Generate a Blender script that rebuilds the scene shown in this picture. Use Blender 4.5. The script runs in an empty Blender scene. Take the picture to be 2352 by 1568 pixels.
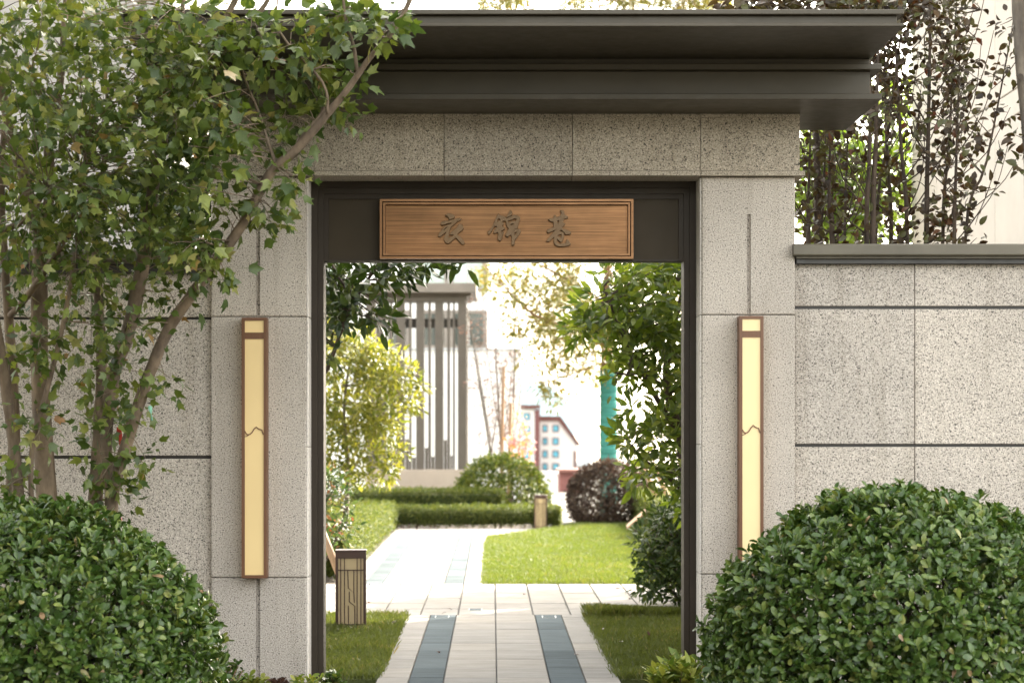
import bpy, math, random
import numpy as np
from mathutils import Vector, Matrix

random.seed(7)
rng = np.random.default_rng(7)
R = math.radians
SC = bpy.context.scene
COL = SC.collection

# ------------------------------------------------------------------ camera, sky, sun, exposure
FPX, HX, HY, CAMZ = 4720.0, 1131.0, 989.0, 1.5      # long lens standing 11.8 m in front of the gate, eye height 1.5 m
cam = bpy.data.cameras.new('camera')
cam.sensor_width = 36.0
cam.lens = FPX / 2352 * 36.0
cam.shift_x = (1176 - HX) / 2352
cam.shift_y = (HY - 784) / 2352
cam.clip_start = 0.1
cam.clip_end = 6000
cam.dof.use_dof = True
cam.dof.focus_distance = 11.75
cam.dof.aperture_fstop = 3.2
cam_o = bpy.data.objects.new('camera', cam)
cam_o.location = (0, 0, CAMZ)
cam_o.rotation_euler = (R(90), 0, 0)
COL.objects.link(cam_o)
SC.camera = cam_o

SUN_AZ, SUN_EL = 40.0, 34.0                          # degrees right of straight ahead, height
world = bpy.data.worlds.new('World')
SC.world = world
world.use_nodes = True
wn = world.node_tree.nodes
wn.clear()
w_out = wn.new('ShaderNodeOutputWorld')
w_bg = wn.new('ShaderNodeBackground')
w_sky = wn.new('ShaderNodeTexSky')
w_sky.sky_type = 'NISHITA'
w_sky.sun_disc = False
w_sky.sun_elevation = R(SUN_EL)
w_sky.sun_rotation = R(SUN_AZ)
w_sky.air_density = 1.0
w_sky.dust_density = 3.0
w_sky.ozone_density = 0.6
w_bg.inputs[1].default_value = 0.15
w_hs = wn.new('ShaderNodeHueSaturation')             # thin white cloud veil over the whole sky
w_hs.inputs['Saturation'].default_value = 0.35
w_tint = wn.new('ShaderNodeMix')
w_tint.data_type = 'RGBA'
w_tint.blend_type = 'MULTIPLY'
w_tint.inputs[0].default_value = 1.0
w_tint.inputs[7].default_value = (1.06, 1.0, 0.885, 1)
world.node_tree.links.new(w_sky.outputs[0], w_hs.inputs['Color'])
world.node_tree.links.new(w_hs.outputs[0], w_tint.inputs[6])
world.node_tree.links.new(w_tint.outputs[2], w_bg.inputs[0])
world.node_tree.links.new(w_bg.outputs[0], w_out.inputs[0])

sun = bpy.data.lights.new('sun', 'SUN')
sun.energy = 2.0
sun.angle = R(0.53)
sun.color = (1.0, 0.92, 0.80)
sun_o = bpy.data.objects.new('sun', sun)
sd = Vector((math.sin(R(SUN_AZ)) * math.cos(R(SUN_EL)), math.cos(R(SUN_AZ)) * math.cos(R(SUN_EL)), math.sin(R(SUN_EL))))
sun_o.rotation_euler = sd.to_track_quat('Z', 'Y').to_euler()
sun_o.location = sd * 60
COL.objects.link(sun_o)

vs = SC.view_settings
vs.view_transform = 'Standard'
vs.look = 'None'
vs.gamma = 1.0
vs.exposure = 3.2
vs.use_curve_mapping = False
SC.cycles.max_bounces = 8
SC.cycles.diffuse_bounces = 4
SC.cycles.transmission_bounces = 6
SC.cycles.sample_clamp_indirect = 6.0

# ------------------------------------------------------------------ helpers
def P(x, y, d):
    """world point seen at photo position x, y (2352 wide) at distance d"""
    return Vector(((x - HX) / FPX * d, d, CAMZ + (HY - y) / FPX * d))

def tag(o, label=None, cat=None, group=None, kind=None):
    if label: o['label'] = label
    if cat: o['category'] = cat
    if group: o['group'] = group
    if kind: o['kind'] = kind
    return o

def thing(name, loc, label, cat, group=None):
    o = bpy.data.objects.new(name, None)
    o.location = loc
    o.empty_display_size = 0.1
    COL.objects.link(o)
    return tag(o, label, cat, group)

def attach(o, parent):
    if parent is not None:
        o.parent = parent
        t = Vector(parent.location)
        p = parent.parent
        while p is not None:
            p = None
        if parent.type == 'EMPTY':
            o.matrix_parent_inverse = Matrix.Translation(-t)
    return o

def link_mesh(name, me, mat, parent=None):
    if mat is not None and not me.materials:
        me.materials.append(mat)
    o = bpy.data.objects.new(name, me)
    COL.objects.link(o)
    return attach(o, parent)

class MB:
    def __init__(self):
        self.v = []
        self.f = []
        self.smooth = []
    def add(self, verts, faces, smooth=False):
        b = len(self.v)
        self.v += [tuple(p) for p in verts]
        self.f += [tuple(i + b for i in fc) for fc in faces]
        self.smooth += [smooth] * len(faces)
        return self
    def box(self, x0, x1, y0, y1, z0, z1, c=0.0):
        if c <= 0:
            vv = [(x, y, z) for z in (z0, z1) for y in (y0, y1) for x in (x0, x1)]
            ff = [(0, 2, 3, 1), (4, 5, 7, 6), (0, 1, 5, 4), (2, 6, 7, 3), (0, 4, 6, 2), (1, 3, 7, 5)]
            return self.add(vv, ff)
        # chamfered box: 24 vertices, 26 faces
        X, Y, Z = (x0, x1), (y0, y1), (z0, z1)
        idx = {}
        vv = []
        for i in (0, 1):
            for j in (0, 1):
                for k in (0, 1):
                    sx, sy, sz = (c, -c)[i], (c, -c)[j], (c, -c)[k]
                    for a in range(3):
                        p = [X[i] + sx, Y[j] + sy, Z[k] + sz]
                        p[a] = (X[i], Y[j], Z[k])[a]
                        idx[(i, j, k, a)] = len(vv)
                        vv.append(p)
        ff = []
        for a in range(3):
            b, d = (a + 1) % 3, (a + 2) % 3
            for s in (0, 1):
                q = []
                for (u, w) in ((0, 0), (1, 0), (1, 1), (0, 1)):
                    key = [0, 0, 0]
                    key[a], key[b], key[d] = s, u, w
                    q.append(idx[tuple(key) + (a,)])
                ff.append(q if s else q[::-1])
        for a in range(3):           # edges along axis a
            b, d = (a + 1) % 3, (a + 2) % 3
            for u in (0, 1):
                for w in (0, 1):
                    k0, k1 = [0, 0, 0], [0, 0, 0]
                    k0[a], k1[a] = 0, 1
                    k0[b] = k1[b] = u
                    k0[d] = k1[d] = w
                    q = [idx[tuple(k0) + (b,)], idx[tuple(k1) + (b,)], idx[tuple(k1) + (d,)], idx[tuple(k0) + (d,)]]
                    ff.append(q if (u + w) % 2 else q[::-1])
        for i in (0, 1):
            for j in (0, 1):
                for k in (0, 1):
                    q = [idx[(i, j, k, a)] for a in range(3)]
                    ff.append(q if (i + j + k) % 2 else q[::-1])
        return self.add(vv, ff)
    def frame(self, x0, x1, z0, z1, w, y0, y1, wt=None, wb=None):
        """rectangular ring in the x-z plane, one connected piece"""
        wt = w if wt is None else wt
        wb = w if wb is None else wb
        o = [(x0, z0), (x1, z0), (x1, z1), (x0, z1)]
        i = [(x0 + w, z0 + wb), (x1 - w, z0 + wb), (x1 - w, z1 - wt), (x0 + w, z1 - wt)]
        vv = [(a, y0, b) for a, b in o] + [(a, y0, b) for a, b in i] + [(a, y1, b) for a, b in o] + [(a, y1, b) for a, b in i]
        ff = []
        for k in range(4):
            n = (k + 1) % 4
            ff += [(k, n, 4 + n, 4 + k), (8 + k, 12 + k, 12 + n, 8 + n), (k, 8 + k, 8 + n, n), (4 + k, 4 + n, 12 + n, 12 + k)]
        return self.add(vv, ff)
    def prism_x(self, prof, x0, x1):
        """closed profile of (y, z) drawn out along x"""
        n = len(prof)
        vv = [(x0, y, z) for y, z in prof] + [(x1, y, z) for y, z in prof]
        ff = [tuple(range(n)), tuple(range(2 * n - 1, n - 1, -1))]
        for k in range(n):
            m = (k + 1) % n
            ff.append((k, k + n, m + n, m))
        return self.add(vv, ff)
    def prism_z(self, poly, z0, z1):
        n = len(poly)
        vv = [(x, y, z0) for x, y in poly] + [(x, y, z1) for x, y in poly]
        ff = [tuple(range(n - 1, -1, -1)), tuple(range(n, 2 * n))]
        for k in range(n):
            m = (k + 1) % n
            ff.append((k, m, m + n, k + n))
        return self.add(vv, ff)
    def tube(self, pts, rad, n=7, sub=4, bump=0.0, cap=True):
        pts = [Vector(p) for p in pts]
        if len(pts) > 2 and sub > 1:
            q, rr = [], []
            for i in range(len(pts) - 1):
                p0, p1, p2, p3 = pts[max(i - 1, 0)], pts[i], pts[i + 1], pts[min(i + 2, len(pts) - 1)]
                for s in range(sub):
                    t = s / sub
                    q.append(0.5 * ((2 * p1) + (p2 - p0) * t + (2 * p0 - 5 * p1 + 4 * p2 - p3) * t * t + (3 * p1 - p0 - 3 * p2 + p3) * t ** 3))
                    rr.append(rad[i] * (1 - t) + rad[i + 1] * t)
            q.append(pts[-1])
            rr.append(rad[-1])
        else:
            q, rr = pts, list(rad)
        vv, ff = [], []
        side = None
        for i, p in enumerate(q):
            t = (q[min(i + 1, len(q) - 1)] - q[max(i - 1, 0)]).normalized()
            if side is None:
                side = t.cross(Vector((0.3, 1, 0.2))).normalized()
            side = (side - t * side.dot(t)).normalized()
            up = t.cross(side)
            for k in range(n):
                a = 2 * math.pi * k / n
                r = rr[i] * (1 + bump * random.uniform(-1, 1))
                vv.append(p + (side * math.cos(a) + up * math.sin(a)) * r)
        for i in range(len(q) - 1):
            for k in range(n):
                m = (k + 1) % n
                ff.append((i * n + k, i * n + m, (i + 1) * n + m, (i + 1) * n + k))
        if cap:
            ff.append(tuple(range(n - 1, -1, -1)))
            ff.append(tuple((len(q) - 1) * n + k for k in range(n)))
        return self.add(vv, ff, True)
    def mesh(self, name):
        me = bpy.data.meshes.new(name)
        me.from_pydata(self.v, [], self.f)
        me.polygons.foreach_set('use_smooth', self.smooth)
        me.update()
        return me
    def build(self, name, mat, parent=None, kind=None):
        o = link_mesh(name, self.mesh(name), mat, parent)
        if kind: o['kind'] = kind
        return o

def box(name, mat, parent, x0, x1, y0, y1, z0, z1, c=0.0):
    return MB().box(x0, x1, y0, y1, z0, z1, c).build(name, mat, parent)

# ------------------------------------------------------------------ materials
MAT = {}
def nmat(name):
    m = bpy.data.materials.new(name)
    m.use_nodes = True
    MAT[name] = m
    nt = m.node_tree
    b = nt.nodes['Principled BSDF']
    return m, nt, nt.nodes, nt.links, b

def ramp(nodes, stops):
    r = nodes.new('ShaderNodeValToRGB')
    el = r.color_ramp.elements
    while len(el) < len(stops):
        el.new(0.5)
    for e, (p, c) in zip(el, stops):
        e.position = p
        e.color = (*c, 1)
    return r

def noise(nodes, links, vec, scale, detail=3, rough=0.55, vs=None):
    n = nodes.new('ShaderNodeTexNoise')
    n.inputs['Scale'].default_value = scale
    n.inputs['Detail'].default_value = detail
    n.inputs['Roughness'].default_value = rough
    if vs is not None:
        mp = nodes.new('ShaderNodeMapping')
        mp.inputs['Scale'].default_value = vs
        links.new(vec, mp.inputs['Vector'])
        vec = mp.outputs[0]
    links.new(vec, n.inputs['Vector'])
    return n.outputs['Fac']

def bump(nodes, links, b, h, strength, dist):
    bp = nodes.new('ShaderNodeBump')
    bp.inputs['Strength'].default_value = strength
    bp.inputs['Distance'].default_value = dist
    links.new(h, bp.inputs['Height'])
    links.new(bp.outputs[0], b.inputs['Normal'])

def mixc(nodes, links, fac, a, b_, mode='MIX'):
    m = nodes.new('ShaderNodeMix')
    m.data_type = 'RGBA'
    m.blend_type = mode
    for s, v in ((0, fac), (6, a), (7, b_)):
        if isinstance(v, (int, float)):
            m.inputs[s].default_value = v
        elif isinstance(v, tuple):
            m.inputs[s].default_value = (*v, 1)
        else:
            links.new(v, m.inputs[s])
    return m.outputs[2]

def granite(name, dark, mid, light, fine=1.0, bumpy=0.9, tone=0.16):
    m, nt, N, L, b = nmat(name)
    pos = N.new('ShaderNodeNewGeometry').outputs['Position']
    a = noise(N, L, pos, 150 * fine, 2, 0.65)
    c = ramp(N, [(0.34, dark), (0.43, mid), (0.54, mid), (0.66, light)])
    L.new(a, c.inputs[0])
    v = noise(N, L, pos, 105 * fine, 1, 0.5)
    sp = ramp(N, [(0.30, (1, 1, 1)), (0.35, (0, 0, 0))])
    L.new(v, sp.inputs[0])
    col = mixc(N, L, sp.outputs[0], c.outputs[0], tuple(x * 0.8 for x in dark))
    big = noise(N, L, pos, 1.3, 4, 0.6)
    br = ramp(N, [(0.3, (1 - tone,) * 3), (0.7, (1 + tone * 0.4,) * 3)])
    L.new(big, br.inputs[0])
    col = mixc(N, L, 1.0, col, br.outputs[0], 'MULTIPLY')
    oi = N.new('ShaderNodeObjectInfo')
    orr = ramp(N, [(0.0, (0.92, 0.92, 0.925)), (1.0, (1.05, 1.04, 1.025))])
    L.new(oi.outputs['Random'], orr.inputs[0])
    col = mixc(N, L, 1.0, col, orr.outputs[0], 'MULTIPLY')
    # rain streaks
    st = noise(N, L, pos, 1.0, 4, 0.6, (9, 9, 0.5))
    sr = ramp(N, [(0.50, (1, 1, 1)), (0.75, (0.76, 0.74, 0.70))])
    L.new(st, sr.inputs[0])
    col = mixc(N, L, 0.8, col, sr.outputs[0], 'MULTIPLY')
    L.new(col, b.inputs['Base Color'])
    b.inputs['Roughness'].default_value = 0.85
    if bumpy:
        h = noise(N, L, pos, 130 * fine, 3, 0.6)
        bump(N, L, b, h, bumpy, 0.004)
    return m

granite('granite', (0.055, 0.050, 0.045), (0.53, 0.475, 0.415), (0.76, 0.70, 0.63), 1.0)
granite('granite_smooth', (0.45, 0.42, 0.39), (0.72, 0.68, 0.63), (0.80, 0.77, 0.73), 1.0, 0.15, 0.08)
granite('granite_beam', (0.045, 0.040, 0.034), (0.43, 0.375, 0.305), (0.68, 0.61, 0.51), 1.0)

def painted(name, col, rough=0.45, spec=0.5, metal=0.0, var=0.12, streak=None):
    m, nt, N, L, b = nmat(name)
    pos = N.new('ShaderNodeNewGeometry').outputs['Position']
    n = noise(N, L, pos, 3.0, 5, 0.6, streak)
    r = ramp(N, [(0.3, tuple(c * (1 - var) for c in col)), (0.7, tuple(c * (1 + var) for c in col))])
    L.new(n, r.inputs[0])
    L.new(r.outputs[0], b.inputs['Base Color'])
    n2 = noise(N, L, pos, 14, 4, 0.65)
    mr = N.new('ShaderNodeMapRange')
    mr.inputs[3].default_value = rough - 0.1
    mr.inputs[4].default_value = rough + 0.15
    L.new(n2, mr.inputs[0])
    L.new(mr.outputs[0], b.inputs['Roughness'])
    b.inputs['Metallic'].default_value = metal
    b.inputs['Specular IOR Level'].default_value = spec
    n3 = noise(N, L, pos, 60, 3, 0.6)
    bump(N, L, b, n3, 0.05, 0.002)
    return m

painted('roof_metal', (0.062, 0.051, 0.034), 0.42, 0.4)
painted('roof_soffit', (0.070, 0.064, 0.052), 0.5)
painted('frame_metal', (0.036, 0.027, 0.019), 0.5, 0.25)
painted('header_metal', (0.044, 0.033, 0.020), 0.55, 0.2)
painted('strip_metal', (0.035, 0.032, 0.030), 0.4)
painted('cap_metal', (0.115, 0.100, 0.072), 0.45, var=0.18)
painted('lamp_frame', (0.155, 0.070, 0.034), 0.4, streak=(20, 20, 1))
painted('bollard_frame', (0.055, 0.026, 0.018), 0.4)
painted('wood_stake', (0.34, 0.22, 0.13), 0.7, streak=(15, 15, 1), var=0.3)
painted('slat_metal', (0.105, 0.090, 0.074), 0.5)
painted('slat_cap', (0.20, 0.175, 0.15), 0.5)
painted('stucco_cream', (0.42, 0.36, 0.30), 0.9, var=0.08)
painted('white_wall', (0.86, 0.85, 0.83), 0.9, var=0.04)
painted('far_wall', (0.70, 0.68, 0.65), 0.9, var=0.05)
painted('far_trim', (0.13, 0.055, 0.045), 0.8)
painted('far_brown', (0.15, 0.060, 0.055), 0.8)
painted('far_pale', (0.50, 0.52, 0.53), 0.8)
painted('steel', (0.36, 0.38, 0.38), 0.35, metal=0.8)
painted('cloth_red', (0.45, 0.04, 0.02), 0.8)
painted('cloth_green', (0.22, 0.48, 0.34), 0.6)
painted('cloth_pink', (0.60, 0.25, 0.22), 0.7)
painted('cloth_yellow', (0.62, 0.42, 0.07), 0.7)
painted('teal_wrap', (0.035, 0.19, 0.165), 0.85, streak=(1, 1, 8), var=0.25)
painted('side_panel_stone', (0.50, 0.46, 0.41), 0.9, var=0.05)
painted('left_panel', (0.40, 0.375, 0.35), 0.9, var=0.05)
painted('joint_dark', (0.20, 0.21, 0.20), 0.9)
painted('concrete', (0.30, 0.29, 0.27), 0.9)
painted('sky_patch_blue', (0.55, 0.75, 0.83), 0.3)

def glass_mat(name, col, rough=0.08):
    m, nt, N, L, b = nmat(name)
    pos = N.new('ShaderNodeNewGeometry').outputs['Position']
    n = noise(N, L, pos, 0.8, 3)
    r = ramp(N, [(0.3, tuple(c * 0.7 for c in col)), (0.7, tuple(c * 1.25 for c in col))])
    L.new(n, r.inputs[0])
    L.new(r.outputs[0], b.inputs['Base Color'])
    b.inputs['Roughness'].default_value = rough
    b.inputs['Specular IOR Level'].default_value = 0.8
    return m
glass_mat('window_glass', (0.30, 0.36, 0.33))
glass_mat('blue_glass', (0.12, 0.46, 0.60))
glass_mat('dark_glass', (0.05, 0.065, 0.06))

def copper():
    m, nt, N, L, b = nmat('copper')
    pos = N.new('ShaderNodeNewGeometry').outputs['Position']
    n = noise(N, L, pos, 1.0, 5, 0.7, (2.0, 40, 130))
    r = ramp(N, [(0.25, (0.085, 0.042, 0.018)), (0.5, (0.185, 0.096, 0.043)), (0.75, (0.29, 0.158, 0.076))])
    L.new(n, r.inputs[0])
    n4 = noise(N, L, pos, 3.2, 3, 0.6)
    r4 = ramp(N, [(0.3, (0.75, 0.74, 0.70)), (0.6, (1.05, 1.0, 0.97))])
    L.new(n4, r4.inputs[0])
    L.new(mixc(N, L, 1.0, r.outputs[0], r4.outputs[0], 'MULTIPLY'), b.inputs['Base Color'])
    b.inputs['Metallic'].default_value = 0.75
    b.inputs['Roughness'].default_value = 0.34
    bump(N, L, b, n, 0.12, 0.001)
    return m
copper()
painted('copper_frame', (0.21, 0.108, 0.050), 0.34, metal=0.7, streak=(3, 30, 90), var=0.3)
painted('copper_letter', (0.175, 0.104, 0.048), 0.45, metal=0.3, var=0.15)

def lampglass(name, col, emit, estr):
    m, nt, N, L, b = nmat(name)
    pos = N.new('ShaderNodeNewGeometry').outputs['Position']
    n = noise(N, L, pos, 2.2, 3, 0.5)
    r = ramp(N, [(0.3, tuple(c * 0.94 for c in col)), (0.7, tuple(min(c * 1.04, 1) for c in col))])
    L.new(n, r.inputs[0])
    L.new(r.outputs[0], b.inputs['Base Color'])
    b.inputs['Roughness'].default_value = 0.45
    b.inputs['Emission Color'].default_value = (*emit, 1)
    b.inputs['Emission Strength'].default_value = estr
    return m
lampglass('lamp_panel', (0.66, 0.50, 0.24), (1.0, 0.72, 0.36), 0.02)
lampglass('lamp_panel_lit', (0.70, 0.55, 0.29), (1.0, 0.78, 0.45), 0.032)
lampglass('bollard_panel', (0.52, 0.40, 0.23), (1.0, 0.7, 0.35), 0.0)

def bark(name, c0, c1):
    m, nt, N, L, b = nmat(name)
    pos = N.new('ShaderNodeNewGeometry').outputs['Position']
    n = noise(N, L, pos, 16, 5, 0.65, (1, 1, 0.35))
    r = ramp(N, [(0.32, c0), (0.68, c1)])
    L.new(n, r.inputs[0])
    n2 = noise(N, L, pos, 5, 3, 0.6, (1, 1, 0.6))
    r2 = ramp(N, [(0.40, (0.75, 0.75, 0.75)), (0.62, (1.2, 1.18, 1.1))])
    L.new(n2, r2.inputs[0])
    L.new(mixc(N, L, 1.0, r.outputs[0], r2.outputs[0], 'MULTIPLY'), b.inputs['Base Color'])
    b.inputs['Roughness'].default_value = 0.85
    n3 = noise(N, L, pos, 60, 4, 0.6, (1, 1, 0.3))
    bump(N, L, b, n3, 0.5, 0.006)
    return m
bark('bark_maple', (0.110, 0.078, 0.055), (0.26, 0.195, 0.140))
bark('bark_dark', (0.045, 0.032, 0.024), (0.105, 0.075, 0.055))
bark('bark_grey', (0.10, 0.08, 0.065), (0.20, 0.17, 0.14))
bark('bark_brown', (0.16, 0.09, 0.05), (0.28, 0.17, 0.10))

def leafmat(name, stops, trans=0.3, tcol=None, rough=0.42, spec=0.5):
    m, nt, N, L, b = nmat(name)
    at = N.new('ShaderNodeAttribute')
    at.attribute_name = 'rnd'
    r = ramp(N, stops)
    L.new(at.outputs['Fac'], r.inputs[0])
    pos = N.new('ShaderNodeNewGeometry').outputs['Position']
    n = noise(N, L, pos, 45, 2)
    rr = ramp(N, [(0.3, (0.82, 0.82, 0.82)), (0.7, (1.15, 1.15, 1.15))])
    L.new(n, rr.inputs[0])
    col = mixc(N, L, 1.0, r.outputs[0], rr.outputs[0], 'MULTIPLY')
    L.new(col, b.inputs['Base Color'])
    b.inputs['Roughness'].default_value = rough
    b.inputs['Specular IOR Level'].default_value = spec
    t = N.new('ShaderNodeBsdfTranslucent')
    tc = mixc(N, L, 1.0, col, tcol or (1.5, 1.5, 0.7), 'MULTIPLY')
    L.new(tc, t.inputs[0])
    mx = N.new('ShaderNodeMixShader')
    mx.inputs[0].default_value = trans
    L.new(b.outputs[0], mx.inputs[1])
    L.new(t.outputs[0], mx.inputs[2])
    L.new(mx.outputs[0], N['Material Output'].inputs[0])
    return m
leafmat('leaf_maple', [(0.0, (0.045, 0.078, 0.018)), (0.5, (0.100, 0.140, 0.026)), (0.88, (0.195, 0.225, 0.052)), (0.985, (0.26, 0.24, 0.08)), (1.0, (0.30, 0.15, 0.07))], 0.32)
leafmat('leaf_ball', [(0.0, (0.032, 0.070, 0.014)), (0.55, (0.070, 0.125, 0.024)), (0.86, (0.150, 0.200, 0.045)), (0.975, (0.22, 0.23, 0.06)), (1.0, (0.38, 0.23, 0.15))], 0.2, rough=0.30)
leafmat('leaf_evergreen', [(0.0, (0.060, 0.100, 0.014)), (0.6, (0.130, 0.180, 0.026)), (1.0, (0.26, 0.295, 0.06))], 0.45, rough=0.32)
leafmat('leaf_dark', [(0.0, (0.022, 0.045, 0.010)), (0.7, (0.045, 0.075, 0.016)), (1.0, (0.11, 0.14, 0.035))], 0.28, rough=0.34)
leafmat('leaf_bush', [(0.0, (0.018, 0.036, 0.008)), (0.7, (0.036, 0.064, 0.013)), (1.0, (0.10, 0.13, 0.03))], 0.25, rough=0.5, spec=0.25)
leafmat('leaf_bronze', [(0.0, (0.030, 0.020, 0.010)), (0.45, (0.070, 0.044, 0.018)), (0.75, (0.085, 0.095, 0.030)), (0.93, (0.075, 0.080, 0.028)), (1.0, (0.14, 0.040, 0.022))], 0.25, (1.5, 1.0, 0.6))
leafmat('leaf_lime', [(0.0, (0.09, 0.16, 0.02)), (1.0, (0.22, 0.29, 0.05))], 0.42, (1.4, 1.4, 0.6))
leafmat('leaf_yellow', [(0.0, (0.075, 0.110, 0.010)), (0.5, (0.15, 0.175, 0.022)), (1.0, (0.27, 0.265, 0.05))], 0.4, (1.3, 1.2, 0.6))
leafmat('leaf_pale', [(0.0, (0.10, 0.115, 0.018)), (0.7, (0.18, 0.175, 0.034)), (1.0, (0.25, 0.18, 0.06))], 0.45, (1.3, 1.2, 0.7))
leafmat('leaf_pink', [(0.0, (0.12, 0.07, 0.055)), (1.0, (0.22, 0.14, 0.11))], 0.4, (1.2, 1.0, 0.9))
leafmat('leaf_hedge', [(0.0, (0.050, 0.075, 0.014)), (0.6, (0.085, 0.110, 0.022)), (1.0, (0.16, 0.165, 0.04))], 0.3, rough=0.6, spec=0.2)
leafmat('leaf_round', [(0.0, (0.045, 0.075, 0.014)), (0.6, (0.100, 0.130, 0.024)), (1.0, (0.21, 0.215, 0.05))], 0.35, rough=0.5, spec=0.3)
leafmat('leaf_purple', [(0.0, (0.040, 0.028, 0.022)), (0.7, (0.075, 0.052, 0.040)), (1.0, (0.11, 0.09, 0.055))], 0.22, (1.3, 1.0, 0.8), 0.6, 0.2)
leafmat('leaf_photinia', [(0.0, (0.030, 0.060, 0.020)), (0.7, (0.07, 0.11, 0.04)), (0.9, (0.14, 0.13, 0.05)), (1.0, (0.30, 0.09, 0.05))], 0.25, rough=0.5, spec=0.3)
leafmat('leaf_chartreuse', [(0.0, (0.09, 0.15, 0.025)), (0.5, (0.22, 0.27, 0.045)), (1.0, (0.36, 0.36, 0.09))], 0.3, (1.3, 1.3, 0.6))
leafmat('leaf_redbrown', [(0.0, (0.05, 0.03, 0.02)), (1.0, (0.13, 0.07, 0.05))], 0.2, (1.3, 1, .8))
leafmat('petal_orange', [(0.0, (0.62, 0.30, 0.06)), (0.5, (0.70, 0.42, 0.14)), (0.55, (0.65, 0.25, 0.27)), (1.0, (0.75, 0.45, 0.42))], 0.3, (1.2, 1.0, 1.0))
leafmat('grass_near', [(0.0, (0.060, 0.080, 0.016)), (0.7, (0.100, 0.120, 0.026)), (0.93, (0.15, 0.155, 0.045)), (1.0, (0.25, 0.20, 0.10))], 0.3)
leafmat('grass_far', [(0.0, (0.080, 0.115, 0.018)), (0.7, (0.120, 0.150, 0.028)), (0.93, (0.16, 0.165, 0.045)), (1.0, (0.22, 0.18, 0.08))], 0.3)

def paving(name, col, var, tint):
    m, nt, N, L, b = nmat(name)
    oi = N.new('ShaderNodeObjectInfo')
    r = ramp(N, [(0.0, tuple(c * (1 - var) for c in col)), (0.5, col), (1.0, tuple(c * (1 + var) * t for c, t in zip(col, tint)))])
    L.new(oi.outputs['Random'], r.inputs[0])
    pos = N.new('ShaderNodeNewGeometry').outputs['Position']
    n = noise(N, L, pos, 3.0, 5, 0.65, (1, 3, 1))
    r2 = ramp(N, [(0.3, (0.84, 0.83, 0.81)), (0.65, (1.04, 1.04, 1.04))])
    L.new(n, r2.inputs[0])
    col2 = mixc(N, L, 1.0, r.outputs[0], r2.outputs[0], 'MULTIPLY')
    n3 = noise(N, L, pos, 190, 2)
    r3 = ramp(N, [(0.35, (0.88, 0.88, 0.88)), (0.65, (1.06, 1.06, 1.06))])
    L.new(n3, r3.inputs[0])
    L.new(mixc(N, L, 1.0, col2, r3.outputs[0], 'MULTIPLY'), b.inputs['Base Color'])
    b.inputs['Roughness'].default_value = 0.75
    b.inputs['Specular IOR Level'].default_value = 0.0
    bump(N, L, b, n3, 0.15, 0.002)
    return m
paving('tile_white', (0.305, 0.296, 0.282), 0.09, (1.0, 0.98, 0.95))
paving('tile_blue', (0.125, 0.146, 0.157), 0.12, (1, 1, 1))

def soil(name, c0, c1, scale=9):
    m, nt, N, L, b = nmat(name)
    pos = N.new('ShaderNodeNewGeometry').outputs['Position']
    n = noise(N, L, pos, scale, 6, 0.7)
    r = ramp(N, [(0.3, c0), (0.7, c1)])
    L.new(n, r.inputs[0])
    L.new(r.outputs[0], b.inputs['Base Color'])
    b.inputs['Roughness'].default_value = 0.95
    bump(N, L, b, n, 0.7, 0.03)
    return m
soil('soil', (0.035, 0.026, 0.018), (0.085, 0.065, 0.045))
soil('turf_soil', (0.055, 0.070, 0.018), (0.095, 0.110, 0.030), 6)
soil('terrain', (0.030, 0.030, 0.020), (0.055, 0.052, 0.040), 0.05)
soil('mortar', (0.09, 0.088, 0.082), (0.15, 0.148, 0.14), 20)

# ------------------------------------------------------------------ leaves
def template(outline, ribs, fold=0.22, droop=0.18, petiole=0.0):
    """half outline points (x, y) from base to tip; leaf lies in x-y, tip +y, normal +z"""
    v, f = [], []
    nr = len(ribs)
    def z(x, y): return -fold * abs(x) * -1.0 - droop * y * y
    for y in ribs:
        v.append((0, y, z(0, y)))
    for s in (1, -1):
        b0 = len(v)
        for x, y in outline:
            v.append((s * x, y, z(x, y)))
        # connect ribs (nr) with outline (n): both start at base and end at tip
        i, j, n = 0, 0, len(outline)
        while i < nr - 1 or j < n - 1:
            ti = ribs[i + 1] if i < nr - 1 else 9
            tj = outline[j + 1][1] if j < n - 1 else 9
            if ti <= tj:
                tri = (i, i + 1, b0 + j); i += 1
            else:
                tri = (i, b0 + j + 1, b0 + j); j += 1
            f.append(tri if s < 0 else (tri[0], tri[2], tri[1]))
    if petiole:
        b0 = len(v)
        v += [(0.018, 0, 0), (-0.018, 0, 0), (0, -petiole, 0.12)]
        f.append((b0, b0 + 1, b0 + 2))
    return np.array(v, float), np.array(f, int)

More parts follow.
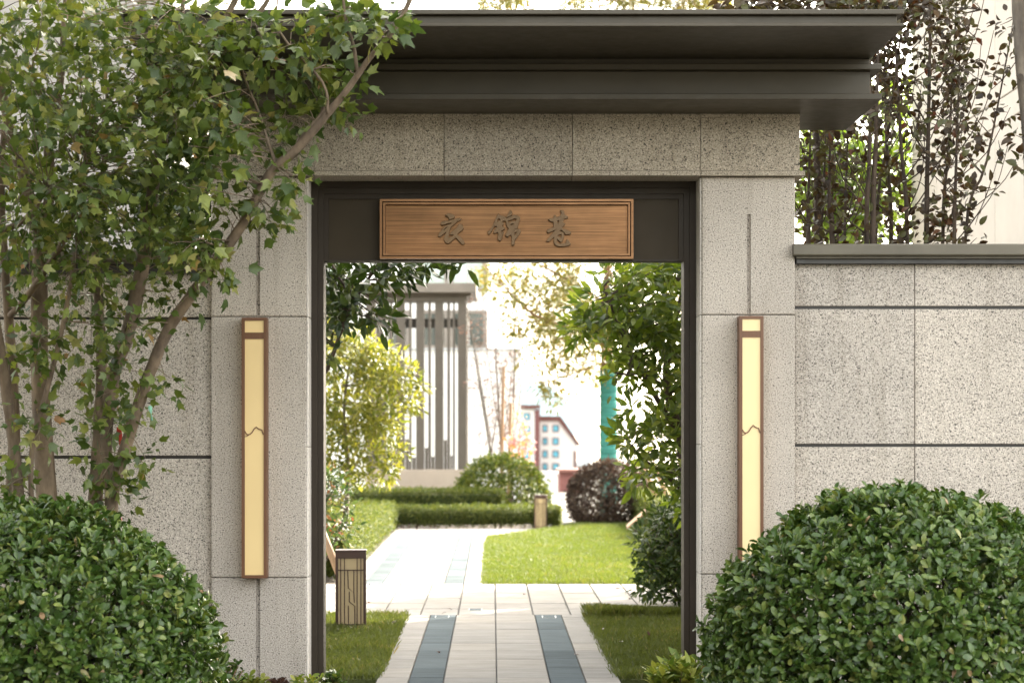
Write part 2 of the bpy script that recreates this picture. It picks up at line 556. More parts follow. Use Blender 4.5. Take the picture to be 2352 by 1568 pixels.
# three-lobed leaf is fanned round its midrib by hand
def maple_template(fold, droop):
    half = [(0.20, 0.03), (0.31, 0.22), (0.39, 0.42), (0.54, 0.66), (0.32, 0.58), (0.21, 0.66), (0.14, 0.85)]
    ribs = [0.0, 0.30, 0.60, 1.08]
    pts = [(0, y) for y in ribs] + half + [(-x, y) for x, y in half]
    z = [fold * abs(x) - droop * y * y - 0.25 * x * x for x, y in pts]
    f = []
    h = 4
    tri = [(0, h, 1), (h, h + 1, 1), (h + 1, h + 2, 1), (h + 2, h + 3, h + 4), (h + 2, h + 4, 1), (1, h + 4, 2), (h + 4, h + 5, 2), (h + 5, h + 6, 2), (2, h + 6, 3)]
    n = len(half)
    for a, b_, c in tri:
        f.append((a, b_, c))
        g = [i + n if i >= h else i for i in (a, b_, c)]
        f.append((g[0], g[2], g[1]))
    v = [(x, y, zz) for (x, y), zz in zip(pts, z)]
    b0 = len(v)
    v += [(0.02, 0, 0), (-0.02, 0, 0), (0, -0.75, 0.2)]
    f.append((b0, b0 + 1, b0 + 2))
    return np.array(v, float), np.array(f, int)

ELL = [(0.0, 0.0), (0.13, 0.18), (0.19, 0.42), (0.155, 0.68), (0.07, 0.88), (0.0, 1.0)]
OBO = [(0.0, 0.0), (0.09, 0.2), (0.20, 0.50), (0.235, 0.72), (0.15, 0.92), (0.0, 1.0)]
RND = [(0.0, 0.0), (0.22, 0.14), (0.35, 0.42), (0.29, 0.70), (0.12, 0.92), (0.0, 1.03)]
SML = [(0.0, 0.0), (0.20, 0.4), (0.0, 1.0)]
def variants(kind):
    out = []
    for fo, dr in ((0.25, 0.08), (0.55, 0.25), (0.12, 0.5)):
        if kind == 'maple': out.append(maple_template(fo * 0.7, dr))
        elif kind == 'small': out.append(template(SML, [0, 0.5, 1.0], fo, dr))
        else:
            o = {'ellipse': ELL, 'obovate': OBO, 'round': RND}[kind]
            out.append(template(o, [0, 0.45, 0.75, 1.0], fo, dr, 0.18 if kind == 'round' else 0))
    return out
TPL = {k: variants(k) for k in ('maple', 'ellipse', 'obovate', 'round', 'small')}

def unit(a):
    return a / np.maximum(np.linalg.norm(a, axis=1, keepdims=True), 1e-9)

def frames(tip, nrm):
    t = unit(tip)
    n = unit(nrm - t * np.sum(nrm * t, axis=1, keepdims=True) + 1e-6)
    s = np.cross(t, n)
    return np.stack([s, t, n], axis=2)         # columns: side, tip, normal

def np_mesh(name, V, T, rnd=None, smooth=True):
    me = bpy.data.meshes.new(name)
    me.vertices.add(len(V))
    me.vertices.foreach_set('co', np.ascontiguousarray(V, dtype=np.float32).ravel())
    nt = len(T)
    me.loops.add(nt * 3)
    me.loops.foreach_set('vertex_index', np.ascontiguousarray(T, dtype=np.int32).ravel())
    me.polygons.add(nt)
    me.polygons.foreach_set('loop_start', np.arange(0, nt * 3, 3, dtype=np.int32))
    me.polygons.foreach_set('use_smooth', np.full(nt, smooth))
    if rnd is not None:
        a = me.attributes.new('rnd', 'FLOAT', 'POINT')
        a.data.foreach_set('value', np.ascontiguousarray(rnd, dtype=np.float32))
    me.update()
    me.validate()
    return me

LEAFMESH = {}
def leaf_mesh(kind, k, rn, mat):
    key = (kind, k, rn, mat)
    if key not in LEAFMESH:
        v, f = TPL[kind][k]
        me = np_mesh('leaf', v, f, np.full(len(v), rn / 7.0))
        me.materials.append(MAT[mat])
        LEAFMESH[key] = me
    return LEAFMESH[key]

def in_view(pos):
    x = HX + pos[:, 0] / pos[:, 1] * FPX
    y = HY - (pos[:, 2] - CAMZ) / pos[:, 1] * FPX
    return (x > 10) & (x < 2342) & (y > 10) & (y < 1558)

def leaves(parent, kind, mat, pos, tip, nrm, size, rnd=None, n_parts=0, score=None, name='foliage'):
    """leaves of one plant: the n_parts that show largest are parts of their own, the rest one part of kind stuff"""
    n = len(pos)
    if rnd is None: rnd = rng.random(n)
    F3 = frames(tip, nrm)
    var = rng.integers(0, 3, n)
    single = np.zeros(n, bool)
    if n_parts:
        sc = (size / pos[:, 1]) * (0.6 + np.abs(np.sum(unit(nrm) * unit(np.array([[0, 0, CAMZ]]) - pos), axis=1)))
        if score is not None: sc = sc * score
        sc = np.where(in_view(pos), sc, 0)
        idx = np.argsort(-sc)[:n_parts]
        idx = idx[sc[idx] > 0]
        single[idx] = True
        pinv = Matrix.Translation(-Vector(parent.location))
        for i in idx:
            o = bpy.data.objects.new('leaf', leaf_mesh(kind, int(var[i]), int(rnd[i] * 7.0), mat))
            COL.objects.link(o)
            o.parent = parent
            o.matrix_parent_inverse = pinv
            m = np.eye(4)
            m[:3, :3] = F3[i] * size[i]
            m[:3, 3] = pos[i]
            o.matrix_basis = Matrix(m.tolist())
    Vs, Ts, Rs, base = [], [], [], 0
    for k in range(3):
        sel = (var == k) & ~single
        if not sel.any(): continue
        v, f = TPL[kind][k]
        m = sel.sum()
        V = np.einsum('nij,vj->nvi', F3[sel] * size[sel][:, None, None], v) + pos[sel][:, None, :]
        T = f[None] + (np.arange(m) * len(v))[:, None, None] + base
        Vs.append(V.reshape(-1, 3)); Ts.append(T.reshape(-1, 3)); Rs.append(np.repeat(rnd[sel], len(v)))
        base += m * len(v)
    if Vs:
        me = np_mesh(name, np.concatenate(Vs), np.concatenate(Ts), np.concatenate(Rs))
        o = link_mesh(name, me, MAT[mat], parent)
        o['kind'] = 'stuff'
        return o

def rand_dirs(n):
    return unit(rng.normal(size=(n, 3)))

def sprays(centers, out, n_leaf, spread, size, up=0.35, jit=0.6, size_var=0.3):
    """n_leaf leaves round each centre, pointing along out mixed with a random direction"""
    m = len(centers)
    c = np.repeat(centers, n_leaf, axis=0)
    o = np.repeat(out, n_leaf, axis=0)
    r = rand_dirs(m * n_leaf)
    tip = unit(o * (1 - jit) + r * jit)
    pos = c + r * spread * rng.random((m * n_leaf, 1)) ** 0.5
    nrm = unit(np.array([[0, 0, 1.0]]) * up + o * 0.4 + rand_dirs(m * n_leaf) * 0.55)
    s = size * (1 + size_var * (rng.random(m * n_leaf) * 2 - 1))
    return pos, tip, nrm, s

# ------------------------------------------------------------------ ground, paths, lawns
def grid_mesh(xs, ys, hfun):
    nx = len(xs)
    vv = [(x, y, hfun(x, y)) for y in ys for x in xs]
    ff = [(j * nx + i, j * nx + i + 1, (j + 1) * nx + i + 1, (j + 1) * nx + i) for j in range(len(ys) - 1) for i in range(nx - 1)]
    return MB().add(vv, ff, True)
def sstep(t):
    t = min(1.0, max(0.0, t))
    return t * t * (3 - 2 * t)
def terrain_h(x, y):
    # flat round the gate, falling away far behind it, plus added unseen banks blocking low sky light
    bank = 14.0 * sstep((-5 - y) / 15) * (0.30 + 0.70 * sstep((5 - x) / 14))
    side = 11.0 * sstep((-7.5 - x) / 9) * sstep((9 - y) / 5)
    return -0.02 - max(0.0, y - 46) * 0.0205 + max(bank, side)
lin = lambda a, b_, st: list(np.arange(a, b_, st))
g = grid_mesh([-900, -200, -80] + lin(-40, 41, 2) + [80, 200, 900], [-400, -120, -60] + lin(-40, 47, 2) + [60, 80, 120, 200, 350, 600, 1200, 3000], terrain_h)
ground = tag(g.build('ground', MAT['terrain']), kind='structure')
bed = MB().add([(-6, 4, -0.008), (4.4, 4, -0.008), (4.4, 36, -0.008), (-6, 36, -0.008)], [(0, 1, 2, 3)]).build('planting_bed_soil', MAT['soil'])
tag(bed, kind='structure')

def slab(name, poly, z0, z1, mat):
    return tag(MB().prism_z(poly, z0, z1).build(name, MAT[mat]), kind='structure')
TILE = {}
def tile(parent, x0, x1, y0, y1, mat, gap=0.008):
    w, d = round(x1 - x0 - gap, 3), round(y1 - y0 - gap, 3)
    key = (w, d, mat)
    if key not in TILE:
        me = MB().box(-w / 2, w / 2, -d / 2, d / 2, -0.03, 0.0, 0.003).mesh('paving_stone')
        me.materials.append(MAT[mat])
        TILE[key] = me
    o = bpy.data.objects.new('paving_stone', TILE[key])
    COL.objects.link(o)
    o.parent = parent
    o.location = ((x0 + x1) / 2, (y0 + y1) / 2, 0.022 + random.uniform(-0.0012, 0.0012))
    o.rotation_euler = (random.uniform(-.002, .002), random.uniform(-.002, .002), random.uniform(-.0015, .0015))

near = slab('garden_path', [(-0.69, 9.9), (0.76, 9.9), (0.76, 16.53), (-0.69, 16.53)], -0.03, 0.006, 'mortar')
cols = [-0.69, -0.497, -0.29, 0.025, 0.34, 0.552, 0.76]
ys = [16.53, 16.33] + [16.33 - 0.5 * k for k in range(1, 13)]
for a, b_ in zip(ys[1:], ys[:-1]):
    for i in range(6):
        tile(near, cols[i], cols[i + 1], a, b_, 'tile_blue' if i in (1, 4) else 'tile_white')
cross = slab('crossing_path', [(-3.2, 16.535), (1.78, 16.535), (1.78, 19.86), (-3.2, 19.86)], -0.03, 0.006, 'mortar')
xs = [0.025 + 0.303 * k for k in range(-11, 6)] + [1.78]
for j in range(6):
    for a, b_ in zip(xs[:-1], xs[1:]):
        tile(cross, a, b_, 16.54 + j * 0.553, 16.54 + (j + 1) * 0.553, 'tile_white', 0.012)
far = slab('far_path', [(-1.45, 19.87), (-0.09, 19.87), (-0.09, 29.1), (0.72, 29.1), (0.72, 31.1), (-1.45, 31.1)], -0.03, 0.006, 'mortar')
cols = [-1.45, -1.25, -1.07, -0.77, -0.47, -0.28, -0.09]
for j in range(18):
    for i in range(6):
        tile(far, cols[i], cols[i + 1], 19.88 + 0.5 * j, 19.88 + 0.5 * (j + 1), 'tile_blue' if i in (1, 4) and j < 17 else 'tile_white', 0.012)
for j in range(4):
    for i in range(7):
        tile(far, -1.45 + 0.31 * i, -1.45 + 0.31 * (i + 1), 28.9 + 0.55 * j, 28.9 + 0.55 * (j + 1), 'tile_white')
back = slab('back_path', [(0.72, 31.0), (1.55, 31.0), (2.2, 44), (1.3, 44)], -0.03, 0.02, 'tile_white')
# two small steel inspection covers let into the paving
cv = tag(bpy.data.objects.new('inspection_cover', None), 'small square steel edged cover in the paving beside the blue strip on the left', 'drain cover', 'covers let into the paving')
def cover(x, y, label):
    t = thing('inspection_cover', (x, y, 0.022), label, 'drain cover', 'steel covers let into the paving')
    MB().frame(x - 0.055, x + 0.055, -0.085, 0.085, 0.006, 0, 0.004).build('cover_frame', MAT['steel'], t).matrix_basis = Matrix.Translation((0, y, 0.0245)) @ Matrix.Rotation(R(-90), 4, 'X')
    box('lid', MAT['tile_blue'], t, x - 0.048, x + 0.048, y - 0.078, y + 0.078, 0.018, 0.0255)
bpy.data.objects.remove(cv)
cover(-0.40, 16.35, 'small steel edged cover in the blue strip left of the near path')
cover(-0.14, 17.0, 'small steel edged cover in the white crossing pavement')
cover(0.45, 16.35, 'small steel edged cover in the blue strip right of the near path')

def lawn(name, poly, z, mat):
    return slab(name, poly, -0.03, z, mat)
lawn('lawn_front_left', [(-2.7, 12.3), (-0.70, 12.3), (-0.70, 16.42), (-2.7, 16.52)], 0.012, 'turf_soil')
lawn('lawn_front_right', [(0.77, 12.3), (2.6, 12.3), (2.6, 16.52), (0.77, 16.42)], 0.012, 'turf_soil')
FARLAWN = [(-0.08, 19.88), (1.75, 19.88), (2.1, 24), (2.3, 33), (1.6, 33.2), (1.25, 32.4), (0.95, 31.6), (0.73, 30.9), (0.45, 29.9), (0.2, 29.2), (-0.02, 28.6), (-0.09, 27.5)]
lawn('lawn_far', FARLAWN, 0.02, 'turf_soil')

def inside(poly, x, y):
    c = np.zeros(len(x), bool)
    j = len(poly) - 1
    for i in range(len(poly)):
        xi, yi = poly[i]; xj, yj = poly[j]
        hit = ((yi > y) != (yj > y)) & (x < (xj - xi) * (y - yi) / (yj - yi + 1e-12) + xi)
        c ^= hit
        j = i
    return c
def grass(name, poly, n, h, mat, label, edge=0.03, w=0.0028, near_bias=False):
    p = np.array(poly)
    x0, y0 = p.min(0) - edge; x1, y1 = p.max(0) + edge
    x = rng.uniform(x0, x1, n * 2); y = rng.uniform(y0, y1, n * 2)
    cx, cy = p.mean(0)
    ok = inside([(cx + (a - cx) * 1.012 , cy + (b - cy) * 1.006) for a, b in poly], x + rng.normal(size=len(x)) * 0.016, y + rng.normal(size=len(x)) * 0.03)
    x, y = x[ok][:n], y[ok][:n]
    m = len(x)
    az = rng.uniform(0, 2 * np.pi, m)
    patch = 0.5 + 0.5 * np.sin(x * 3.1 + np.sin(y * 2.3) * 2) * np.sin(y * 2.7 + x * 1.3)
    hh = h * rng.uniform(0.5, 1.25, m) * (0.8 + 0.35 * patch)
    lean = rng.uniform(0.1, 0.75, m) * hh
    d = np.stack([np.cos(az), np.sin(az)], 1)
    s = np.stack([-np.sin(az), np.cos(az)], 1)
    ww = w * rng.uniform(0.7, 1.4, m) * np.maximum(1, y / 15)
    V = np.zeros((m, 4, 3))
    V[:, 0, :2] = np.stack([x, y], 1) + s * ww[:, None]
    V[:, 1, :2] = np.stack([x, y], 1) - s * ww[:, None]
    V[:, 2, :2] = np.stack([x, y], 1) + d * lean[:, None] * 0.4 - s * ww[:, None] * 0.7
    V[:, 3, :2] = np.stack([x, y], 1) + d * lean[:, None]
    V[:, 2, 2] = hh * 0.62
    V[:, 3, 2] = hh
    V[:, :, 2] += 0.008
    b_ = np.arange(m)[:, None] * 4
    T = np.concatenate([np.concatenate([b_, b_ + 1, b_ + 2], 1), np.concatenate([b_, b_ + 2, b_ + 3], 1)])
    p2 = 0.5 + 0.5 * np.sin(x * 7.3 + 2 * np.sin(y * 4.1)) * np.sin(y * 5.7 + 1.7 * np.sin(x * 3.3))
    rn = np.clip(rng.random(m) * 0.55 + 0.30 * patch + 0.15 * p2 + (rng.random(m) < 0.05 * (0.3 + 2 * p2 ** 4)) * 0.4, 0, 1)
    o = link_mesh(name, np_mesh(name, V.reshape(-1, 3), T, np.repeat(rn, 4), False), MAT[mat])
    return tag(o, label, 'grass', kind='stuff')
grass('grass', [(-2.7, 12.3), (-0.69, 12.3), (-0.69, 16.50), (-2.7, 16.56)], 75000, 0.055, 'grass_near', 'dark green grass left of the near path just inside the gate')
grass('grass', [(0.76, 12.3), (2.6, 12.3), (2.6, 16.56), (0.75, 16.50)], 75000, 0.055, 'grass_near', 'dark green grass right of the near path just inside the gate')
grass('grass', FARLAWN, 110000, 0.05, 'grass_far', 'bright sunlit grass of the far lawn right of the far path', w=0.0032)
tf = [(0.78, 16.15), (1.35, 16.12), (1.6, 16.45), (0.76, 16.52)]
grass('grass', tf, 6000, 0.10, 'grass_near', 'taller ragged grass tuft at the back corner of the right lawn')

# ------------------------------------------------------------------ the gateway
gate = thing('gateway', (0.08, 12.0, 0), 'stone gateway with a dark metal layered roof and open doorway', 'gate')
def pillar_stone(x0, x1, z0, z1, groove=None, gz=None):
    """one pillar stone; groove = (xa, xb), sunk between heights gz"""
    mb = MB()
    y0, y1, c = 11.8, 12.3, 0.006
    if groove is None:
        mb.box(x0, x1, y0, y1, z0, z1, c)
    else:
        xa, xb = groove
        za, zb = gz
        gd = 0.022
        X = [x0 + c, xa, xb, x1 - c]
        Z = sorted({z0 + c, min(za, z1 - c), min(zb, z1 - c), z1 - c})
        Z = [z0 + c] + ([za] if za > z0 + c + 1e-4 else []) + ([zb] if zb < z1 - c - 1e-4 else []) + [z1 - c]
        vv = [(x, y0, z) for z in Z for x in X]
        ff = []
        for j in range(len(Z) - 1):
            for i in range(3):
                mid = 0.5 * (Z[j] + Z[j + 1])
                q = (j * 4 + i, j * 4 + i + 1, j * 4 + 5 + i, j * 4 + 4 + i)
                if i == 1 and za <= mid <= zb:
                    b0 = len(vv)
                    za_, zb_ = Z[j], Z[j + 1]
                    vv += [(xa + 0.002, y0 + gd, za_), (xb - 0.002, y0 + gd, za_), (xb - 0.002, y0 + gd, zb_), (xa + 0.002, y0 + gd, zb_)]
                    g4 = [b0, b0 + 1, b0 + 2, b0 + 3]
                    ff.append(tuple(g4))
                    for k in range(4):
                        n = (k + 1) % 4
                        ff.append((q[k], q[n], g4[n], g4[k]))
                else:
                    ff.append(q)
        mb.add(vv, ff)
        # chamfers and the sides behind the face
        o = [(x0, z0), (x1, z0), (x1, z1), (x0, z1)]
        i_ = [(x0 + c, z0 + c), (x1 - c, z0 + c), (x1 - c, z1 - c), (x0 + c, z1 - c)]
        vv = [(a, y0, b_) for a, b_ in i_] + [(a, y0 + c, b_) for a, b_ in o] + [(a, y1, b_) for a, b_ in o]
        ff = []
        for k in range(4):
            n = (k + 1) % 4
            ff += [(k, 4 + k, 4 + n, n), (4 + k, 8 + k, 8 + n, 4 + n)]
        ff.append((8, 11, 10, 9))
        mb.add(vv, ff)
    return mb.build('pillar_stone', MAT['granite'], gate)
J = 0.0018
for (x0, x1, ga, gb, zj, gx, side) in ((-1.615, -1.070, -1.3575, -1.335, (2.155, 0.6575), -1.07, 1), (1.2025, 1.7375, 1.4625, 1.4835, (2.165, 0.6775), 1.2025, -1)):
    pillar_stone(x0, x1, zj[0] + J, 2.9555, (ga, gb), (zj[0], 2.7425))
    pillar_stone(x0, x1, zj[1] + J, zj[0] - J)
    pillar_stone(x0, x1, -0.05, zj[1] - J, (ga, gb), (-1, zj[1] + 1))
    zz = [-0.05, zj[1], (zj[0] + zj[1]) / 2, zj[0], 2.955]
    for a, b_ in zip(zz[:-1], zz[1:]):
        xa, xb = (gx, gx + 0.010) if side > 0 else (gx - 0.010, gx)
        box('reveal_stone', MAT['granite_smooth'], gate, xa, xb, 11.812, 12.028, a + J, b_ - J, 0.003)
# lintel: five stones with a narrow top band and a bottom ledge
lx = [-1.61, -1.022, -0.277, 0.459, 1.194, 1.763]
prof = [(11.752, 2.959), (11.752, 2.984), (11.776, 2.992), (11.776, 3.290), (11.762, 3.296), (11.762, 3.3125), (12.30, 3.3125), (12.30, 2.959)]
for k in range(5):
    mb = MB().prism_x(prof, lx[k] + J, lx[k + 1] - J)
    if k in (0, 4):
        xa, xb = (lx[0] - 0.024, lx[0] + J) if k == 0 else (lx[5] - J, lx[5] + 0.024)
        mb.box(xa, xb, 11.752, 12.3, 2.959, 2.985)
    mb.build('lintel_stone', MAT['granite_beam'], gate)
# roof, from the lintel up
XL, XR = -1.955, 2.135
def lipped(name, mat, x0, x1, y0, y1, z0, z1, c=0.003):
    return box(name, MAT[mat], gate, x0, x1, y0, y1, z0, z1, c)
lipped('lower_roof_slab', 'roof_metal', XL, XR, 11.26, 12.42, 3.314, 3.346)
lipped('lower_fascia', 'roof_metal', XL + 0.055, XR - 0.055, 11.315, 12.36, 3.3465, 3.4775)
lipped('middle_roof_slab', 'roof_metal', XL, XR, 11.26, 12.42, 3.478, 3.511)
lipped('upper_fascia', 'roof_metal', XL + 0.06, XR - 0.06, 11.30, 12.38, 3.5115, 3.5445)
lipped('eave_slab', 'roof_metal', XL + 0.05, XR - 0.051, 10.40, 12.75, 3.545, 3.562)
lipped('eave_fascia', 'roof_metal', XL + 0.08, XR - 0.08, 10.435, 12.72, 3.5625, 3.6055)
lipped('top_roof_slab', 'roof_metal', XL + 0.05, XR - 0.051, 10.40, 12.75, 3.606, 3.631)
# dark metal door frame: stepped jambs and head, header panel above the opening
def ubox(name, mat, x0, x1, zt, w, y0, y1):
    o = [(x0, -0.05), (x0, zt), (x1, zt), (x1, -0.05)]
    i = [(x0 + w, -0.05), (x0 + w, zt - w), (x1 - w, zt - w), (x1 - w, -0.05)]
    vv = [(a, y, b_) for y in (y0, y1) for a, b_ in o + i]
    ff = []
    for k in range(3):
        ff += [(k, 4 + k, 5 + k, k + 1), (8 + k, 9 + k, 13 + k, 12 + k), (k, k + 1, 9 + k, 8 + k), (4 + k, 12 + k, 13 + k, 5 + k)]
    ff += [(0, 8, 12, 4), (3, 7, 15, 11)]
    return MB().add(vv, ff).build(name, MAT[mat], gate)
ubox('outer_door_frame', 'frame_metal', -1.059, 1.192, 2.957, 0.036, 12.030, 12.24)
ubox('inner_door_frame', 'frame_metal', -1.0225, 1.1555, 2.9205, 0.033, 12.045, 12.22)
mb = MB().frame(-0.989, 1.122, 2.495, 2.887, 0.028, 12.058, 12.20, 0.028, 0.012)
mb.build('header_border', MAT['frame_metal'], gate)
box('header_panel', MAT['header_metal'], gate, -0.9605, 1.0935, 12.070, 12.19, 2.5075, 2.8585)

# ------------------------------------------------------------------ sign plaque with three raised characters
plq = thing('name_plaque', (0.083, 12.06, 2.504), 'brushed copper plaque with three raised characters above the doorway', 'sign')
MB().frame(-0.658, 0.824, 2.504, 2.852, 0.014, 12.000, 12.069).build('outer_frame', MAT['copper_frame'], plq)
MB().frame(-0.6385, 0.8045, 2.5235, 2.8325, 0.011, 12.006, 12.0685).build('inner_frame', MAT['copper_frame'], plq)
box('plate', MAT['copper'], plq, -0.626, 0.792, 12.040, 12.068, 2.536, 2.820)
CH = [
 ((1740, 830, 9.80), [
  [(405,325),(470,260),(530,240),(590,235),(640,250),(680,270),(750,320),(765,355),(740,400),(690,435),(600,450),(545,485),(550,420),(520,370),(460,345)],
  [(230,620),(250,580),(330,548),(420,522),(450,545),(560,515),(700,480),(850,435),(950,422),(1025,455),(985,500),(900,530),(830,580),(760,650),(670,720),(615,775),(590,840),(560,920),(535,1050),(515,1185),(610,1170),(700,1130),(735,1085),(700,1062),(590,1060),(595,1020),(650,960),(740,890),(860,790),(900,730),(930,670),(980,630),(1050,690),(1100,750),(1115,800),(1095,860),(1020,920),(920,985),(865,1045),(880,1090),(950,1120),(1040,1215),(1120,1310),(1155,1400),(1110,1440),(1040,1420),(950,1320),(870,1220),(815,1165),(740,1235),(640,1330),(550,1390),(490,1405),(410,1360),(365,1270),(365,1190),(400,1100),(430,1000),(440,930),(380,990),(280,1080),(200,1145),(135,1120),(150,1050),(220,940),(310,830),(410,730),(500,690),(600,660),(705,575),(600,600),(450,640),(290,688),(240,665)],
  [(510,740),(480,790),(300,950),(340,870),(430,770),(490,740)]]),
 ((1940, 830, 9.225), [
  [(805,370),(800,350),(850,260),(900,170),(920,130),(960,122),(990,160),(1000,220),(980,285),(930,310),(860,345)],
  [(505,232),(520,290),(620,310),(740,350),(805,415),(900,360),(1000,310),(1100,285),(1190,300),(1265,345),(1300,400),(1270,470),(1240,560),(1210,680),(1170,785),(1130,790),(1100,790),(1105,830),(1180,800),(1250,795),(1310,830),(1315,890),(1270,980),(1200,1070),(1110,1190),(1085,1210),(1085,1310),(1060,1380),(1000,1395),(990,1330),(1000,1200),(990,1080),(970,1005),(920,1010),(850,1075),(790,1070),(755,1010),(790,940),(880,775),(830,720),(800,650),(780,560),(765,490),(690,485),(600,520),(660,560),(685,600),(660,640),(605,680),(640,710),(700,740),(720,785),(680,820),(605,855),(590,920),(580,1000),(620,940),(650,885),(685,895),(670,960),(630,1060),(600,1170),(570,1225),(520,1220),(480,1160),(490,1040),(490,910),(430,925),(340,950),(320,910),(350,850),(410,770),(460,695),(400,690),(335,690),(270,810),(200,940),(150,985),(115,950),(105,880),(170,880),(220,790),(300,650),(370,490),(440,340)],
  [(485,390),(600,450),(500,510),(405,560)],
  [(840,480),(930,470),(1050,415),(1120,400),(1165,415),(1160,480),(1135,535),(1090,508),(1000,515),(920,545),(868,570)],
  [(925,630),(960,600),(1110,592),(1040,640),(955,665)],
  [(1190,890),(1150,980),(1085,1045),(1080,960),(1100,915)],
  [(505,750),(490,795),(455,808),(465,780)]]),
 ((2170, 830, 9.223), [
  [(665,115),(740,108),(790,145),(800,220),(820,290),(870,290),(920,330),(930,370),(880,405),(800,405),(770,480),(730,560),(780,575),(830,600),(815,640),(760,690),(705,745),(760,790),(880,825),(980,870),(1040,910),(1045,955),(1000,985),(830,985),(840,940),(760,880),(680,815),(640,850),(595,905),(680,885),(730,900),(790,945),(785,1040),(770,1130),(740,1210),(700,1265),(660,1265),(610,1220),(535,1145),(520,1210),(530,1290),(580,1345),(680,1345),(870,1315),(880,1240),(910,1175),(940,1200),(1030,1345),(1000,1385),(880,1415),(720,1430),(590,1430),(490,1390),(430,1310),(425,1200),(440,1065),(350,1150),(260,1235),(190,1260),(145,1235),(200,1165),(330,1010),(430,880),(540,780),(440,830),(320,885),(210,930),(175,890),(180,830),(240,795),(340,765),(420,720),(415,620),(410,525),(330,515),(260,480),(225,440),(290,425),(390,405),(420,360),(430,300),(460,285),(485,310),(495,370),(570,355),(640,335),(650,300),(695,260),(700,200)],
  [(540,485),(630,455),(610,530),(580,590),(540,630),(535,560)],
  [(530,1030),(600,1000),(710,970),(705,1060),(685,1135),(610,1095)]]),
]
SRC = 2352 / 4096
for (ox, oy, sc), loops in CH:
    cu = bpy.data.curves.new('character', 'CURVE')
    cu.dimensions = '2D'
    cu.fill_mode = 'BOTH'
    cu.extrude = 0.011
    cu.bevel_depth = 0.0015
    cu.bevel_resolution = 1
    for lp in loops:
        sp = cu.splines.new('POLY')
        sp.points.add(len(lp) - 1)
        for q, (a, b_) in zip(sp.points, lp):
            w = P((ox + a / sc) * SRC, (oy + b_ / sc) * SRC, 12.02)
            q.co = (w.x, w.z, 0, 1)
        sp.use_cyclic_u = True
    tmp = bpy.data.objects.new('tmp', cu)
    COL.objects.link(tmp)
    dg = bpy.context.evaluated_depsgraph_get()
    me = bpy.data.meshes.new_from_object(tmp.evaluated_get(dg))
    bpy.data.objects.remove(tmp)
    me.transform(Matrix.Translation((0, 12.0272, 0)) @ Matrix.Rotation(R(90), 4, 'X'))
    me.materials.clear()
    o = link_mesh('character', me, MAT['copper_letter'], plq)

# ------------------------------------------------------------------ wall lamps
def ribbon(name, mat, parent, pts, w, y0, y1):
    """thin upright bar following pts in the x-z plane"""
    q = [Vector((a, b_)) for a, b_ in pts]
    vv, n = [], len(q)
    for i, p in enumerate(q):
        t = (q[min(i + 1, n - 1)] - q[max(i - 1, 0)]).normalized()
        s = Vector((-t.y, t.x)) * w / 2
        for y in (y0, y1):
            vv += [(p.x + s.x, y, p.y + s.y), (p.x - s.x, y, p.y - s.y)]
    ff = []
    for i in range(n - 1):
        a, b_ = i * 4, i * 4 + 4
        ff += [(a, a + 1, b_ + 1, b_), (a + 2, b_ + 2, b_ + 3, a + 3), (a, b_, b_ + 2, a + 2), (a + 1, a + 3, b_ + 3, b_ + 1)]
    ff += [(0, 2, 3, 1), (n * 4 - 4, n * 4 - 3, n * 4 - 1, n * 4 - 2)]
    return MB().add(vv, ff).build(name, mat, parent)
def sconce(x0, x1, z0, z1, panel, label):
    t = thing('wall_lamp', ((x0 + x1) / 2, 11.8, z0), label, 'wall lamp', 'long wall lamps on the gate pillars')
    fm = MAT['lamp_frame']
    MB().frame(x0, x1, z0, z1, 0.0175, 11.700, 11.752).build('lamp_frame', fm, t)
    MB().frame(x0, x1, z0, z1, 0.017, 11.782, 11.7952).build('rear_frame', fm, t)
    box('back_plate', fm, t, x0 + 0.02, x1 - 0.02, 11.7955, 11.7995, z0 + 0.02, z1 - 0.02)
    box('diffuser', MAT[panel], t, x0 + 0.0178, x1 - 0.0178, 11.709, 11.7515, z0 + 0.0178, z1 - 0.0178)
    box('rear_diffuser', MAT[panel], t, x0 + 0.004, x1 - 0.004, 11.7525, 11.7815, z0 + 0.004, z1 - 0.004)
    box('crossbar', fm, t, x0 + 0.0178, x1 - 0.0178, 11.702, 11.7088, z1 - 0.122, z1 - 0.085)
    zc = z1 - 0.65
    def mp(a, b_): return (x0 + 0.0175 + (a - 300) / (612 - 300) * (x1 - x0 - 0.035), zc - (b_ - 500) / 3.92 * SRC / 403.4)
    ridge = [mp(a, b_) for a, b_ in ((300,488),(320,525),(345,545),(385,540),(420,510),(455,455),(490,425),(520,450),(555,465),(580,470),(600,530),(612,545))]
    ribbon('mountain_line', fm, t, ridge, 0.0062, 11.702, 11.7085)
    ribbon('foothill_line', fm, t, [mp(a, b_) for a, b_ in ((300,577),(335,568),(365,550))], 0.0045, 11.7025, 11.7087)
    return t
sconce(-1.428, -1.285, 0.662, 2.1445, 'lamp_panel', 'long copper framed wall lamp on the left pillar under the maple branch')
sconce(1.406, 1.544, 0.675, 2.154, 'lamp_panel_lit', 'brighter long copper framed wall lamp on the right pillar behind the round shrub')

